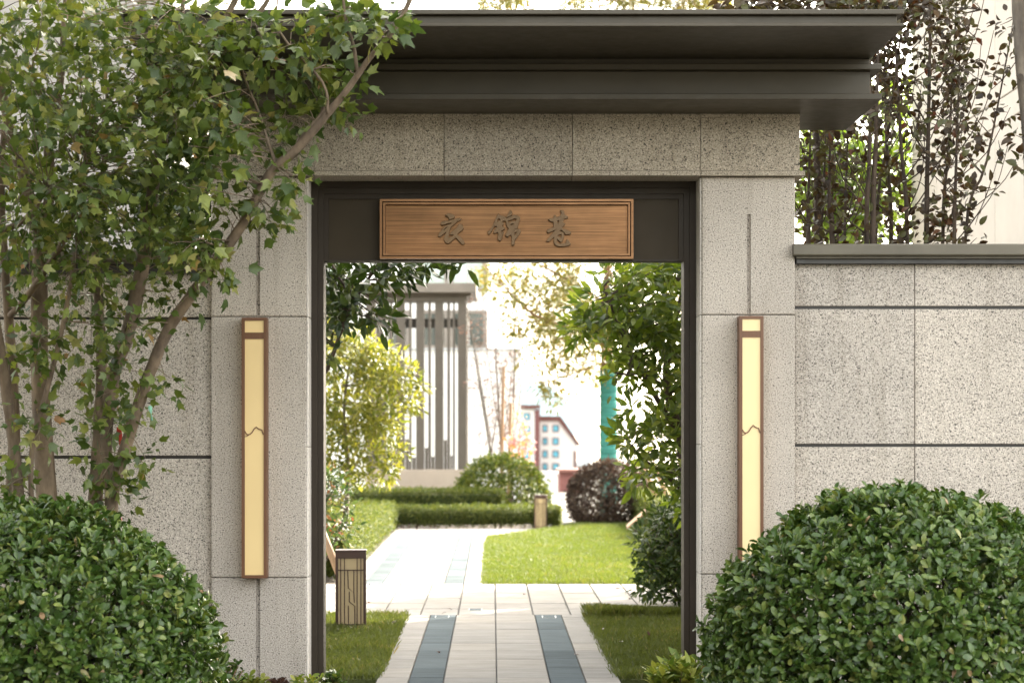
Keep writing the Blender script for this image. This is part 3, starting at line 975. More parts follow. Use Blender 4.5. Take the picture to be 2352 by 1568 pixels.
# ------------------------------------------------------------------ garden walls beside the gate
def garden_wall(label, x0, x1, rows, joints, strips, cap_z, end):
    t = thing('stone_wall', ((x0 + x1) / 2, 12.0, 0), label, 'wall')
    box('wall_core', MAT['strip_metal'], t, x0, x1, 11.886, 12.12, -0.05, rows[0][1] - 0.002)
    for z0, z1 in rows:
        xs = [x0] + joints + [x1]
        for a, b_ in zip(xs[:-1], xs[1:]):
            box('stone_panel', MAT['granite'], t, a + J, b_ - J, 11.85, 11.884, z0, z1, 0.003)
    for z0, z1 in strips:
        box('metal_strip', MAT['strip_metal'], t, x0, x1, 11.866, 11.8855, z0 + 0.001, z1 - 0.001)
    ct, cm, cb = cap_z
    prof = [(11.75, cm), (11.744, cm + 0.008), (11.744, ct - 0.008), (11.75, ct), (12.26, ct), (12.26, cm)]
    MB().prism_x(prof, *end).build('coping', MAT['cap_metal'], t)
    box('coping_neck', MAT['cap_metal'], t, end[0] + 0.02, end[1] - 0.02, 11.775, 12.23, cm - 0.0145, cm - 0.0005, 0.002)
    box('dark_fascia', MAT['strip_metal'], t, end[0] + 0.025, end[1] - 0.025, 11.80, 12.2, cb + 0.001, cm - 0.015)
    return t
garden_wall('light granite wall to the right of the gate, above the round shrub', 1.742, 4.45,
            [(2.2005, 2.459), (1.4245, 2.2185), (0.6265, 1.4070), (-0.05, 0.609)][0:1] + [(1.4245, 2.218), (0.6265, 1.407), (-0.05, 0.609)] if False else
            [(2.2185, 2.459), (1.4247, 2.2005), (0.6265, 1.4070), (-0.05, 0.6090)], [2.435, 3.635],
            [(2.2005, 2.2185), (1.4070, 1.4247), (0.6090, 0.6265)], (2.568, 2.5007, 2.459), (1.722, 4.45))
garden_wall('granite wall to the left of the gate, behind the maple trunks', -4.45, -1.618,
            [(2.155, 2.404), (1.357, 2.140), (0.548, 1.339), (0.368, 0.533), (-0.05, 0.348)], [-3.515, -2.315],
            [(2.140, 2.155), (1.339, 1.357), (0.533, 0.548), (0.348, 0.368)], (2.538, 2.473, 2.404), (-4.45, -1.619))

# ------------------------------------------------------------------ bollard lamps
def bollard(x, y, s, label, rot=0.0):
    t = thing('bollard_lamp', (0, 0, 0), label, 'garden lamp', 'bollard lamps in the garden')
    w, d, h = 0.114 * s, 0.085 * s, 0.60 * s
    fm = MAT['bollard_frame']
    fr = MB()
    MB().frame(-w, w, 0.0, h, 0.020 * s, -d, -d + 0.02, 0.05 * s, 0.002).build('front_frame', fm, t)
    MB().frame(-w, w, 0.0, h, 0.020 * s, d - 0.02, d, 0.05 * s, 0.002).build('back_frame', fm, t)
    for sg in (-1, 1):
        xa, xb = (w - 0.008, w) if sg > 0 else (-w, -w + 0.008)
        box('side_frame', fm, t, xa, xb, -d + 0.0205, d - 0.0205, h - 0.05 * s, h - 0.001)
        box('corner_post', fm, t, xa, xb, -0.012, 0.012, 0.0, h - 0.051 * s)
    box('cap', fm, t, -w - 0.003, w + 0.003, -d - 0.003, d + 0.003, h, h + 0.012, 0.003)
    box('lamp_body', MAT['bollard_panel'], t, -w + 0.008, w - 0.008, -d + 0.008, d - 0.008, 0.0, h - 0.051 * s)
    x0, x1, z0, z1 = -w + 0.02 * s, w - 0.02 * s, 0.0, h - 0.05 * s
    W, H = x1 - x0, z1 - z0
    def q(a, b_): return (x0 + W * a, z1 - H * b_)
    lines = [[(0.10, 0), (0.10, 1)], [(0.25, 0), (0.25, 1)], [(0.75, 0), (0.75, 1)], [(0.90, 0), (0.90, 1)],
             [(0, 0.158), (1, 0.158)], [(0, 0.895), (1, 0.895)],
             [(0.38, 0.158), (0.40, 0.40), (0.62, 0.46), (0.62, 0.158)], [(0.62, 0.46), (0.64, 0.60)],
             [(0.44, 0.45), (0.44, 0.585), (0.66, 0.645), (0.66, 0.895)], [(0.40, 0.64), (0.41, 0.895)]]
    for ln in lines:
        ribbon('lattice_bar', fm, t, [q(*p) for p in ln], 0.0068 * s, -d + 0.001, -d + 0.0078)
    t.location = (x, y, 0.0)
    t.rotation_euler = (0, 0, rot)
    return t
bollard(-1.06, 15.4, 1.0, 'dark framed square bollard lamp in the grass just inside the gate', R(3))
bollard(0.735, 31.25, 0.86, 'smaller distant bollard lamp by the hedge end at the far lawn', R(-4))

# ------------------------------------------------------------------ buildings beyond the garden
# tall pale building to the right, its long side runs away from the street
bx = thing('apartment_building', (6.5, 16.5, 0), 'pale stone clad building standing right behind the red leaved saplings', 'building')
box('wall', MAT['concrete'], bx, 4.54, 9.0, 11.2, 22.0, -0.05, 14.0)
zs, z = [], 0.0
while z < 13.9:
    zs.append((z, z + 0.225)); z += 0.225
    zs.append((z, z + 1.18)); z += 1.18
for z0, z1 in zs:
    if z1 > 14.1: continue
    if z1 > 6.2:
        continue
    for k in range(9):
        box('wall_panel', MAT['side_panel_stone'], bx, 4.50, 4.538, 11.2 + 1.2 * k + 0.006, 11.2 + 1.2 * (k + 1) - 0.006, z0 + 0.006, z1 - 0.006, 0.003)
box('upper_wall', MAT['side_panel_stone'], bx, 4.50, 4.538, 11.2, 22.0, 7.03, 14.0)
box('end_wall', MAT['side_panel_stone'], bx, 4.50, 9.0, 22.002, 22.05, -0.05, 14.0)

# pale building glimpsed on the left through the maple
bl = thing('apartment_building', (-5.5, 18, 0), 'white panelled building glimpsed on the left through the maple leaves', 'building')
box('wall', MAT['concrete'], bl, -9.0, -2.75, 17.54, 24.0, -0.05, 9.0)
for k in range(6):
    for j in range(7):
        box('wall_panel', MAT['left_panel'], bl, -2.75 - 1.04 * (k + 1) + 0.005, -2.75 - 1.04 * k - 0.005, 17.5, 17.538, 1.25 * j + 0.005, 1.25 * (j + 1) - 0.005, 0.003)

# white building far behind the garden, windows above the slatted pavilion
bw = thing('white_building', (-3.5, 56, 0), 'white building with tall grey green windows behind the slatted pavilion', 'building')
def wx(x): return (x - HX) / FPX * 55
def wz(y): return CAMZ + (HY - y) / FPX * 55
def window(parent, x0, x1, z0, z1, y, nx=1, glass='window_glass', fr='slat_cap', w=0.09):
    f = MB().frame(x0, x1, z0, z1, w, y - 0.06, y + 0.05).build('window', MAT[fr], parent)
    for k in range(nx):
        a = x0 + w + (x1 - x0 - 2 * w) * k / nx
        b_ = x0 + w + (x1 - x0 - 2 * w) * (k + 1) / nx
        box('pane', MAT[glass], f, a + (0.03 if k else 0), b_ - (0.03 if k < nx - 1 else 0), y - 0.01, y + 0.03, z0 + w, z1 - w)
box('wall', MAT['white_wall'], bw, -14, wx(1122), 55.1, 62, -0.2, 9.5)
for (xa, xb, n) in ((600, 735, 2), (745, 792, 1), (957, 1028, 1), (1034, 1118, 2)):
    window(bw, wx(xa), wx(xb), wz(668), wz(500), 55.04, n)
for (xa, xb, n) in ((600, 735, 2), (745, 792, 1), (840, 940, 2), (957, 1028, 1), (1034, 1118, 2)):
    window(bw, wx(xa), wx(xb), wz(800), wz(712), 55.04, n, 'dark_glass')
box('roof_edge', MAT['slat_cap'], bw, -14.2, wx(1122) + 0.2, 54.8, 62.2, 9.5, 9.75)

ww = thing('white_wall', (0.1, 44, 0), 'bright white garden wall right of the slatted pavilion', 'wall')
wa, wb_ = (1060 - HX) / FPX * 44, (1196 - HX) / FPX * 44
box('wall_body', MAT['white_wall'], ww, wa - 2.4, wb_, 44, 44.25, -0.05, 3.22)
box('coping', MAT['far_pale'], ww, wa - 2.45, wb_ + 0.03, 43.96, 44.29, 3.222, 3.27)

# slatted pavilion
D = 38.0
pv = thing('slatted_pavilion', (-1.4, 38.6, 0), 'grey slatted garden pavilion on a cream base behind the yellow tree', 'pavilion')
def sx(z): return ((1400 + z / 3.92) * SRC - HX) / FPX * D
def sy(y): return CAMZ + (HY - y) / FPX * D
zt, zb = sy(693), sy(1078)
for a, b_, y0, y1 in ((250, 402, 0, .22), (430, 572, 0, .05), (622, 666, .02, .07), (725, 862, 0, .05), (925, 966, .02, .07), (1036, 1166, 0, .05),
              (1226, 1271, .02, .07), (1330, 1466, 0, .05), (1524, 1570, .02, .07), (1612, 1646, .02, .07), (1690, 1832, 0, .22)):
    post = y1 > 0.2
    box('post' if post else 'slat', MAT['slat_metal'], pv, sx(a), sx(b_), D + y0, D + y1, zb, zt, 0.004)
for a, b_, yt in ((670, 725, 1035), (866, 925, 1008), (970, 1034, 1050), (1170, 1226, 1028), (1272, 1328, 1048), (1468, 1523, 1010), (1572, 1610, 1046)):
    box('short_slat', MAT['slat_metal'], pv, sx(a) + .004, sx(b_) - .004, D + 0.03, D + 0.06, zb, sy(yt), 0.003)
for a, b_, y_t, y_b in ((1036, 1130, 800, 930), (1440, 1523, 693, 835), (866, 925, 880, 960)):
    pass
box('rear_rail', MAT['strip_metal'], pv, sx(402), sx(1690), D + 1.92, D + 2.05, sy(741), sy(718))
box('head_beam', MAT['slat_metal'], pv, sx(225), sx(1840), D - 0.02, D + 0.24, zt + 0.0005, sy(680), 0.004)
box('cornice', MAT['slat_metal'], pv, sx(160), sx(1900), D - 0.10, D + 2.2, sy(680) + 0.0005, sy(674), 0.004)
box('roof_slab', MAT['slat_cap'], pv, sx(40), sx(1985), D - 0.28, D + 2.5, sy(674) + 0.0005, sy(652), 0.006)
box('base_wall', MAT['stucco_cream'], pv, sx(246), sx(1850), D - 0.06, D + 0.30, -0.05, zb - 0.0005, 0.01)
for a in (250, 1690):
    box('rear_post', MAT['slat_metal'], pv, sx(a), sx(a + 142), D + 1.9, D + 2.1, -0.05, zt)

# far blocks on lower ground
def fx(x, d): return (x - HX) / FPX * d
def fz(y, d): return CAMZ + (HY - y) / FPX * d
D = 480
bg = thing('gabled_building', (17, 485, -9), 'distant white gabled apartment block with blue windows and dark red trim', 'building')
x0, x1, x2 = fx(1236, D), fx(1283, D), fx(1325, D)
zb = -10.0
def poly_wall(name, mat, pts, y0, y1):
    n = len(pts)
    vv = [(a, y0, b_) for a, b_ in pts] + [(a, y1, b_) for a, b_ in pts]
    ff = [tuple(range(n)), tuple(range(2 * n - 1, n - 1, -1))] + [(k, k + n, (k + 1) % n + n, (k + 1) % n) for k in range(n)]
    return MB().add(vv, ff).build(name, MAT[mat], bg)
poly_wall('wall', 'far_wall', [(x0, zb), (x2, zb), (x2, fz(1022, D)), (x1, fz(966, D)), (x0, fz(966, D))], D, D + 10)
poly_wall('roof_edge', 'far_trim', [(x0 - .6, fz(966, D)), (x1, fz(966, D)), (x2 + .3, fz(1024, D)), (x2 + .9, fz(1022, D)), (x1 + .5, fz(955, D)), (x0 - .6, fz(955, D))], D - 0.6, D + 10.5)
box('corner_strip', MAT['far_trim'], bg, fx(1318, D), fx(1324, D), D - 0.25, D - 0.01, zb, fz(1035, D))
for r_ in range(5):
    for a, b_ in ((1246, 1258), (1269, 1284)):
        yc = 975 + 29.3 * r_
        window(bg, fx(a, D), fx(b_, D), fz(yc + 17, D), fz(yc, D), D - 0.05, 1, 'blue_glass', 'far_trim', 0.22)
bs = thing('brown_block', (9, 470, -9), 'distant brown red block with dark roof beside the gabled building', 'building')
D2 = 470
box('wall', MAT['far_wall'], bs, fx(1194, D2), fx(1228, D2), D2, D2 + 9, -10, fz(938, D2))
box('brown_wall', MAT['far_brown'], bs, fx(1228, D2), fx(1240, D2), D2 - 0.4, D2 + 9, -10, fz(940, D2))
box('roof', MAT['far_trim'], bs, fx(1190, D2), fx(1241, D2), D2 - 1, D2 + 10, fz(938, D2) + .01, fz(929, D2))
for r_ in range(4):
    window(bs, fx(1202, D2), fx(1218, D2), fz(965 + 29 * r_, D2), fz(948 + 29 * r_, D2), D2 - 0.05, 1, 'blue_glass', 'far_trim', 0.22)
D3 = 560  # added block, coloured pale blue in place of open sky
bb = thing('sky_patch_block', (12, 570, -9), 'added pale blue block standing in for sky behind the gabled building', 'building')
mb = MB()
pts = [(fx(1196, D3), -11), (fx(1320, D3), -11), (fx(1320, D3), fz(940, D3)), (fx(1262, D3), fz(884, D3)), (fx(1196, D3), fz(878, D3))]
n = len(pts)
mb.add([(a, D3, b_) for a, b_ in pts] + [(a, D3 + 14, b_) for a, b_ in pts], [tuple(range(n)), tuple(range(2 * n - 1, n - 1, -1))] + [(k, k + n, (k + 1) % n + n, (k + 1) % n) for k in range(n)])
mb.build('sky_patch_body', MAT['sky_patch_blue'], bb)
for k in range(4):
    box('sky_patch_rib', MAT['far_pale'], bb, fx(1205 + 18 * k, D3), fx(1207 + 18 * k, D3), D3 - 0.3, D3 - 0.01, -11, fz(884, D3))
lb = thing('low_apartment_row', (32, 620, -10), 'tiny row of pale far apartments left of the teal wrapped trunk', 'building')
D4 = 620
for a, b_, t_ in ((1325, 1346, 1060), (1346, 1356, 1054), (1356, 1392, 1064)):
    box('wall', MAT['far_pale'], lb, fx(a, D4) + .02, fx(b_, D4), D4, D4 + 10, -14, fz(t_, D4))
for k in range(6):
    window(lb, fx(1328 + 9 * k, D4), fx(1333 + 9 * k, D4), fz(1076, D4), fz(1069, D4), D4 - 0.1, 1, 'dark_glass', 'far_trim', 0.1)
D5 = 62
gk = thing('brown_gatehouse', (2.4, 63, -0.5), 'low dark red gatehouse wall with flat roof beyond the back path', 'building')
box('wall', MAT['far_brown'], gk, fx(1285, D5), fx(1352, D5), D5, D5 + 2, -1.2, fz(1084, D5))
box('roof', MAT['far_trim'], gk, fx(1281, D5), fx(1372, D5), D5 - 0.2, D5 + 2.2, fz(1084, D5) + .001, fz(1077, D5))
box('pillar', MAT['far_pale'], gk, fx(1337, D5), fx(1347, D5), D5 - 0.15, D5 - 0.005, -1.2, fz(1095, D5))
pw = thing('pale_stone_wall', (1.7, 58, -0.3), 'pale grey stone wall right of the clipped round shrub', 'wall')
box('wall_body', MAT['far_pale'], pw, fx(1215, 58), fx(1281, 58), 58, 58.3, -1.0, fz(1088, 58))
box('coping', MAT['far_wall'], pw, fx(1213, 58), fx(1283, 58), 57.95, 58.35, fz(1088, 58) + .001, fz(1083, 58))

# ------------------------------------------------------------------ vegetation builders
def stems(parent, name, mat, list_, n=7, sub=4, bumpy=0.06):
    out = []
    for pts, rad in list_:
        if not isinstance(rad, (list, tuple)):
            rad = [rad] * len(pts)
        out.append(MB().tube(pts, rad, n, sub, bumpy).build(name, MAT[mat], parent))
    return out
def twig_mesh(parent, mat, pairs, r0, r1, name='twig'):
    """many thin twigs, one stuff part"""
    mb = MB()
    for a, b_ in pairs:
        a, b_ = Vector(a), Vector(b_)
        m = (a + b_) / 2 + Vector((random.uniform(-1, 1), random.uniform(-1, 1), random.uniform(-0.2, 1))) * (b_ - a).length * 0.10
        mb.tube([a, m, b_], [r0, (r0 + r1) / 2, r1], 4, 2, 0.0, False)
    if pairs:
        mb.build(name, MAT[mat], parent, 'stuff')
def ellipsoid(c, r, n, shell=0.5):
    d = rand_dirs(n)
    rad = (shell + (1 - shell) * rng.random((n, 1))) if shell < 1 else 1
    return np.array(c) + d * np.array(r) * rad, d

# ------------------------------------------------------------------ maple in front of the left wall
maple = thing('maple_tree', (-2.15, 10.75, 0), 'many stemmed maple with three lobed leaves leaning over the gate from the left', 'tree')
def S(x, y, d): return P(x * SRC, y * SRC, d)       # photo pixels of the full-size picture
MT = [  # trunks and limbs as (full-size x, y, distance), radius at start and end
 ('trunk', [(205, 2200, 10.7), (190, 2000, 10.7), (160, 1500, 10.68), (158, 1216, 10.66), (162, 1005, 10.64), (150, 880, 10.62)], [0.060, 0.055, 0.047, 0.043, 0.042, 0.036]),
 ('limb', [(155, 930, 10.63), (100, 720, 10.6), (55, 590, 10.6), (13, 383, 10.6), (-40, 120, 10.55)], [0.033, 0.030, 0.028, 0.024, 0.016]),
 ('limb', [(165, 960, 10.63), (200, 760, 10.62), (195, 560, 10.65), (240, 330, 10.7), (260, 60, 10.75), (270, -150, 10.8)], [0.032, 0.028, 0.024, 0.02, 0.017, 0.01]),
 ('trunk', [(350, 2200, 10.72), (382, 2000, 10.7), (400, 1650, 10.7), (407, 1447, 10.7), (393, 1180, 10.75), (385, 930, 10.8), (420, 620, 10.9), (430, 350, 10.95)], [0.042, 0.038, 0.033, 0.029, 0.025, 0.02, 0.015, 0.01]),
 ('trunk', [(440, 2200, 10.66), (446, 2000, 10.65), (425, 1780, 10.62), (456, 1496, 10.6), (505, 1356, 10.56), (554, 1145, 10.5), (589, 935, 10.45), (606, 797, 10.42), (631, 638, 10.38), (655, 450, 10.32)], [0.038, 0.034, 0.030, 0.033, 0.036, 0.036, 0.034, 0.030, 0.027, 0.022]),
 ('trunk', [(430, 2150, 10.6), (456, 1952, 10.58), (505, 1777, 10.55), (561, 1601, 10.5), (610, 1461, 10.47), (687, 1293, 10.42), (807, 1124, 10.36), (877, 1026, 10.32), (968, 900, 10.28), (1084, 689, 10.22), (1180, 606, 10.18), (1307, 459, 10.12), (1400, 344, 10.06), (1480, 230, 10.02), (1575, 120, 9.98), (1640, 0, 9.94), (1690, -120, 9.9)], [0.033, 0.032, 0.032, 0.032, 0.031, 0.030, 0.029, 0.028, 0.026, 0.025, 0.024, 0.019, 0.016, 0.014, 0.013, 0.012, 0.009]),
 ('limb', [(640, 600, 10.36), (700, 420, 10.3), (770, 268, 10.24), (880, 110, 10.18), (950, -20, 10.14), (990, -130, 10.1)], [0.022, 0.020, 0.018, 0.016, 0.014, 0.01]),
 ('limb', [(660, 440, 10.32), (760, 330, 10.26), (880, 215, 10.2), (960, 130, 10.16), (1060, 20, 10.1), (1110, -90, 10.05)], [0.020, 0.018, 0.016, 0.014, 0.012, 0.008]),
 ('limb', [(655, 450, 10.32), (690, 250, 10.25), (725, 80, 10.2), (740, -80, 10.15)], [0.018, 0.015, 0.012, 0.008]),
 ('trunk', [(130, 2150, 10.5), (126, 1812, 10.45), (180, 1590, 10.4), (231, 1391, 10.36), (275, 1180, 10.3), (309, 970, 10.25), (335, 760, 10.2), (345, 560, 10.15)], [0.015, 0.014, 0.013, 0.013, 0.012, 0.011, 0.009, 0.006]),
 ('trunk', [(85, 2150, 10.55), (63, 1840, 10.5), (30, 1600, 10.46), (0, 1391, 10.42), (-50, 1100, 10.4)], [0.032, 0.030, 0.028, 0.026, 0.022]),
 ('trunk', [(20, 2200, 10.9), (55, 1850, 10.85), (50, 1500, 10.85), (25, 1150, 10.85), (5, 800, 10.85), (15, 500, 10.85)], [0.036, 0.033, 0.028, 0.024, 0.02, 0.014]),
 ('limb', [(42, 1260, 10.8), (112, 1180, 10.6), (231, 1005, 10.35), (300, 850, 10.2), (330, 650, 10.1)], [0.018, 0.018, 0.016, 0.014, 0.008]),
 ('limb', [(0, 925, 10.2), (60, 900, 10.15), (130, 850, 10.1), (200, 720, 10.05)], [0.017, 0.016, 0.014, 0.008]),
 ('limb', [(1170, 620, 10.18), (1215, 540, 10.2), (1275, 470, 10.22), (1300, 430, 10.24)], [0.014, 0.011, 0.009, 0.006]),
 ('limb', [(1105, 665, 10.2), (1070, 560, 10.22), (1030, 440, 10.25), (985, 330, 10.25), (950, 210, 10.25)], [0.010, 0.009, 0.008, 0.006, 0.004]),
 ('limb', [(1430, 300, 10.05), (1415, 190, 10.0), (1380, 60, 9.98), (1370, -60, 9.95)], [0.010, 0.009, 0.008, 0.006]),
 ('limb', [(1310, 455, 10.1), (1290, 330, 10.08), (1120, 130, 10.1), (1115, -40, 10.1)], [0.008, 0.007, 0.006, 0.004]),
]
branch_pts = []
for nm, pts, rad in MT:
    w = [S(*p) for p in pts]
    MB().tube(w, rad, 9, 4, 0.07).build(nm, MAT['bark_maple'], maple)
    for a, b_ in zip(w[:-1], w[1:]):
        for t in (0, 0.25, 0.5, 0.75):
            branch_pts.append(a.lerp(b_, t))
BP = np.array([list(p) for p in branch_pts])
# where the crown shows leaves: x, y, half width, half height (2352 wide photo), sprays, nearest and farthest distance
MREG = [
 (90, 90, 120, 110, 57, 9.3, 11.4), (300, 90, 130, 100, 54, 9.4, 11.2), (90, 300, 110, 130, 57, 9.3, 11.4), (270, 290, 110, 120, 57, 9.4, 11.4),
 (430, 230, 90, 110, 42, 9.6, 10.25), (480, 90, 100, 90, 12, 9.7, 10.2), (620, 70, 90, 75, 10, 9.8, 10.2), (740, 60, 90, 65, 10, 9.8, 10.2), (860, 40, 75, 55, 8, 9.75, 10.1),
 (560, 220, 70, 70, 7, 10.18, 10.36), (660, 200, 80, 60, 8, 10.18, 10.36), (770, 170, 60, 70, 8, 10.18, 10.36), (760, 270, 60, 50, 5, 10.18, 10.36), (650, 300, 60, 50, 4, 10.18, 10.36),
 (690, 400, 45, 45, 4, 10.0, 10.3), (500, 310, 60, 40, 5, 9.7, 10.25), (430, 380, 70, 80, 32, 9.6, 10.6), (300, 470, 90, 90, 42, 9.5, 11.0), (130, 480, 110, 80, 42, 9.4, 11.2),
 (60, 570, 70, 60, 17, 9.8, 11.0), (190, 570, 80, 60, 20, 9.8, 10.9), (400, 540, 60, 50, 20, 9.7, 10.7), (300, 640, 80, 60, 11, 9.9, 10.8), (110, 690, 80, 60, 9, 9.9, 10.8), (240, 740, 60, 60, 9, 10.0, 10.8),
 (60, 800, 60, 60, 6, 10.0, 10.8), (250, 850, 50, 50, 8, 10.2, 10.8), (150, 820, 60, 60, 7, 10.1, 10.8), (290, 950, 40, 50, 6, 10.3, 10.8), (220, 960, 50, 50, 6, 10.3, 10.8),
 (60, 990, 50, 60, 6, 10.0, 10.7), (290, 1100, 35, 50, 5, 10.4, 10.7), (230, 1070, 40, 50, 4, 10.3, 10.7), (40, 1110, 35, 30, 4, 10.2, 10.6), (330, 1080, 30, 30, 2, 10.3, 10.6),
 (640, 480, 40, 30, 5, 10.1, 10.4), (500, 640, 30, 14, 2, 10.1, 10.3), (380, 890, 40, 30, 2, 10.3, 10.5), (400, 700, 40, 40, 3, 10.3, 10.5), (550, 470, 40, 35, 3, 10.2, 10.4), (450, 600, 35, 25, 3, 10.0, 10.5),
]
cs, os_ = [], []
pairs = []
for x, y, rx, ry, n, d0, d1 in MREG:
    for _ in range(n):
        a = random.uniform(0, 2 * math.pi); q = math.sqrt(random.random())
        d = random.uniform(d0, d1)
        c = P(x + rx * q * math.cos(a), y + ry * q * math.sin(a), d)
        k = np.argmin(np.sum((BP - np.array(c)) ** 2, axis=1) + rng.random(len(BP)) * 0.05)
        b_ = Vector(BP[k])
        v = c - b_
        if v.length > 0.9:
            b_ = c - v * (0.9 / v.length)
        pairs.append((b_, c))
        out = v.normalized() if v.length > 1e-4 else Vector((0, 0, 1))
        L = min(v.length, 0.35)
        for t in (0.0, 0.5):
            cs.append(c - out * L * t * 0.6); os_.append(out)
for (cx, cy, cz, rx, ry, rz, n) in ((-3.2, 9.9, 4.3, 1.1, 1.2, 1.6, 380), (-2.4, 9.6, 4.75, 1.3, 1.1, 0.75, 330), (-3.6, 9.6, 2.9, 0.75, 1.2, 1.3, 300), (-1.4, 9.5, 4.6, 0.9, 0.7, 0.5, 90), (-3.0, 8.6, 2.6, 0.8, 0.9, 1.5, 420), (-2.6, 8.2, 4.1, 1.4, 1.2, 0.9, 420)):  # outer crown out of view, added to block sky light on the left
    cc, dv = ellipsoid((cx, cy, cz), (rx, ry, rz), n, 0.2)
    for c, o in zip(cc, dv):
        px = HX + c[0] / c[1] * FPX; py = HY - (c[2] - CAMZ) / c[1] * FPX
        if px > -40 and py > -40: continue
        k = np.argmin(np.sum((BP - c) ** 2, axis=1))
        pairs.append((Vector(c) - (Vector(c) - Vector(BP[k])).normalized() * min(0.8, np.linalg.norm(c - BP[k])), Vector(c)))
        for t in (0.0, 0.2):
            cs.append(Vector(c) - Vector(o) * t); os_.append(Vector(o))
twig_mesh(maple, 'bark_maple', pairs, 0.0032, 0.0016)
cs, os_ = np.array([list(p) for p in cs]), np.array([list(p) for p in os_])
pos, tip, nrm, s = sprays(cs, os_ * 0.6 + np.array([0, 0, -0.45]), 6, 0.12, 0.052, 0.3, 0.62, 0.5)
s = np.where(HX + pos[:, 0] / pos[:, 1] * FPX < 430, s * 0.88, s * 1.06)
leaves(maple, 'maple', 'leaf_maple', pos, tip, nrm, s, rng.random(len(pos)) ** 1.25, 300)

# ------------------------------------------------------------------ clipped round shrubs in front
def round_shrub(cx, cy, rx, ry, h, label, mat, n, seedoff, n_parts=300):
    t = thing('round_shrub', (cx, cy, 0), label, 'shrub', 'clipped round shrubs before the gate')
    zc = h - rx * 0.86
    rz = h - zc
    d = rand_dirs(n)
    keep = d[:, 2] > -0.75
    front = (d[:, 1] < 0.35) | (rng.random(n) < 0.4)
    d = d[keep & front]
    lump = 1 + 0.035 * np.sin(d[:, 0] * 7 + seedoff) * np.sin(d[:, 2] * 6 + d[:, 1] * 5) + 0.03 * rng.normal(size=len(d)) * 0.8
    depth = np.where(rng.random(len(d)) < 0.62, rng.random(len(d)) ** 1.5 * 0.06, 0.05 + 0.25 * rng.random(len(d)))
    rad = (lump - depth)[:, None]
    c = np.array([cx, cy, zc]) + d * np.array([rx, ry, rz]) * rad
    out = unit(d / np.array([rx, ry, rz]) + np.array([0, 0, 0.35]) + rng.normal(size=d.shape) * 0.34)
    shoot = np.repeat(np.arange(len(c)), 6)
    m = len(shoot)
    o = out[shoot]
    side = unit(np.cross(o, rand_dirs(m)))
    sp = rng.uniform(0.35, 1.25, (m, 1))
    tip = unit(o + side * sp)
    nrm = unit(o * sp - side + rng.normal(size=(m, 3)) * 0.25)
    pos = c[shoot] - o * rng.uniform(0, 0.035, (m, 1)) + side * 0.003
    s = 0.050 * rng.uniform(0.55, 1.25, m)
    outer = np.where(depth[shoot] < 0.02, 1.0, 0.2)
    ok = pos[:, 2] > 0.02
    rn = np.where(rng.random(m) < 0.02, 0.9 + 0.1 * rng.random(m), np.clip(rng.random(m) * 0.75 + 0.25 * rng.random(len(c))[shoot], 0, 0.96))
    leaves(t, 'obovate', mat, pos[ok], tip[ok], nrm[ok], s[ok], rn[ok], n_parts, outer[ok])
    # woody inside
    dd = rand_dirs(90)
    dd[:, 2] = np.abs(dd[:, 2]) * 0.9 + 0.05
    ends = np.array([cx, cy, zc]) + dd * np.array([rx, ry, rz]) * 0.9
    base = np.array([cx, cy, 0.02]) + rng.normal(size=(90, 3)) * np.array([.12, .12, 0])
    twig_mesh(t, 'bark_dark', list(zip(base.tolist(), ends.tolist())), 0.010, 0.003, 'stem')
    return t
round_shrub(1.965, 9.85, 0.945, 0.93, 1.215, 'clipped round green shrub to the right below the lit wall lamp', 'leaf_ball', 11500, 0.3)
round_shrub(-2.24, 9.75, 0.93, 0.92, 1.16, 'clipped round green shrub to the left in front of the maple trunks', 'leaf_ball', 11000, 2.1)

def small_plant(name, x, y, r, h, label, cat, leaf, mat, size, n_shoot, group=None, parts=40, bare=0.3):
    t = thing(name, (x, y, 0), label, cat, group)
    a = rng.uniform(0, 2 * np.pi, n_shoot); q = r * np.sqrt(rng.random(n_shoot))
    hh = h * rng.uniform(0.55, 1.05, n_shoot) * (1 - 0.35 * q / r)
    base = np.stack([x + q * .5 * np.cos(a), y + q * .5 * np.sin(a), np.zeros(n_shoot)], 1)
    top = np.stack([x + q * np.cos(a), y + q * np.sin(a), hh], 1)
    twig_mesh(t, 'bark_brown', list(zip(base.tolist(), top.tolist())), 0.004, 0.002, 'stem')
    P_, T_, N_ = [], [], []
    for b_, e in zip(base, top):
        for f_ in np.linspace(bare, 1.0, 8):
            for _ in range(2):
                P_.append(b_ + (e - b_) * f_)
                dirn = rand_dirs(1)[0] * np.array([1, 1, 0.4]) + np.array([0, 0, 0.35 + 0.6 * f_])
                T_.append(dirn)
                N_.append(np.array([0, 0, 1.0]) + rand_dirs(1)[0] * 0.6)
    P_, T_, N_ = np.array(P_), np.array(T_), np.array(N_)
    leaves(t, leaf, mat, P_, unit(T_), unit(N_), size * rng.uniform(0.6, 1.2, len(P_)), None, parts)
    return t
small_plant('yellow_green_shrub', (1560 - HX) / FPX * 11.3, 11.3, 0.19, 0.27, 'low yellow green leafy shrub at the foot of the right door jamb', 'shrub', 'ellipse', 'leaf_chartreuse', 0.085, 46)
small_plant('leafy_shoots', (505 - HX) / FPX * 11.4, 11.4, 0.15, 0.27, 'loose dark green shoots at the foot of the left pillar beside the round shrub', 'shrub', 'obovate', 'leaf_ball', 0.048, 30)
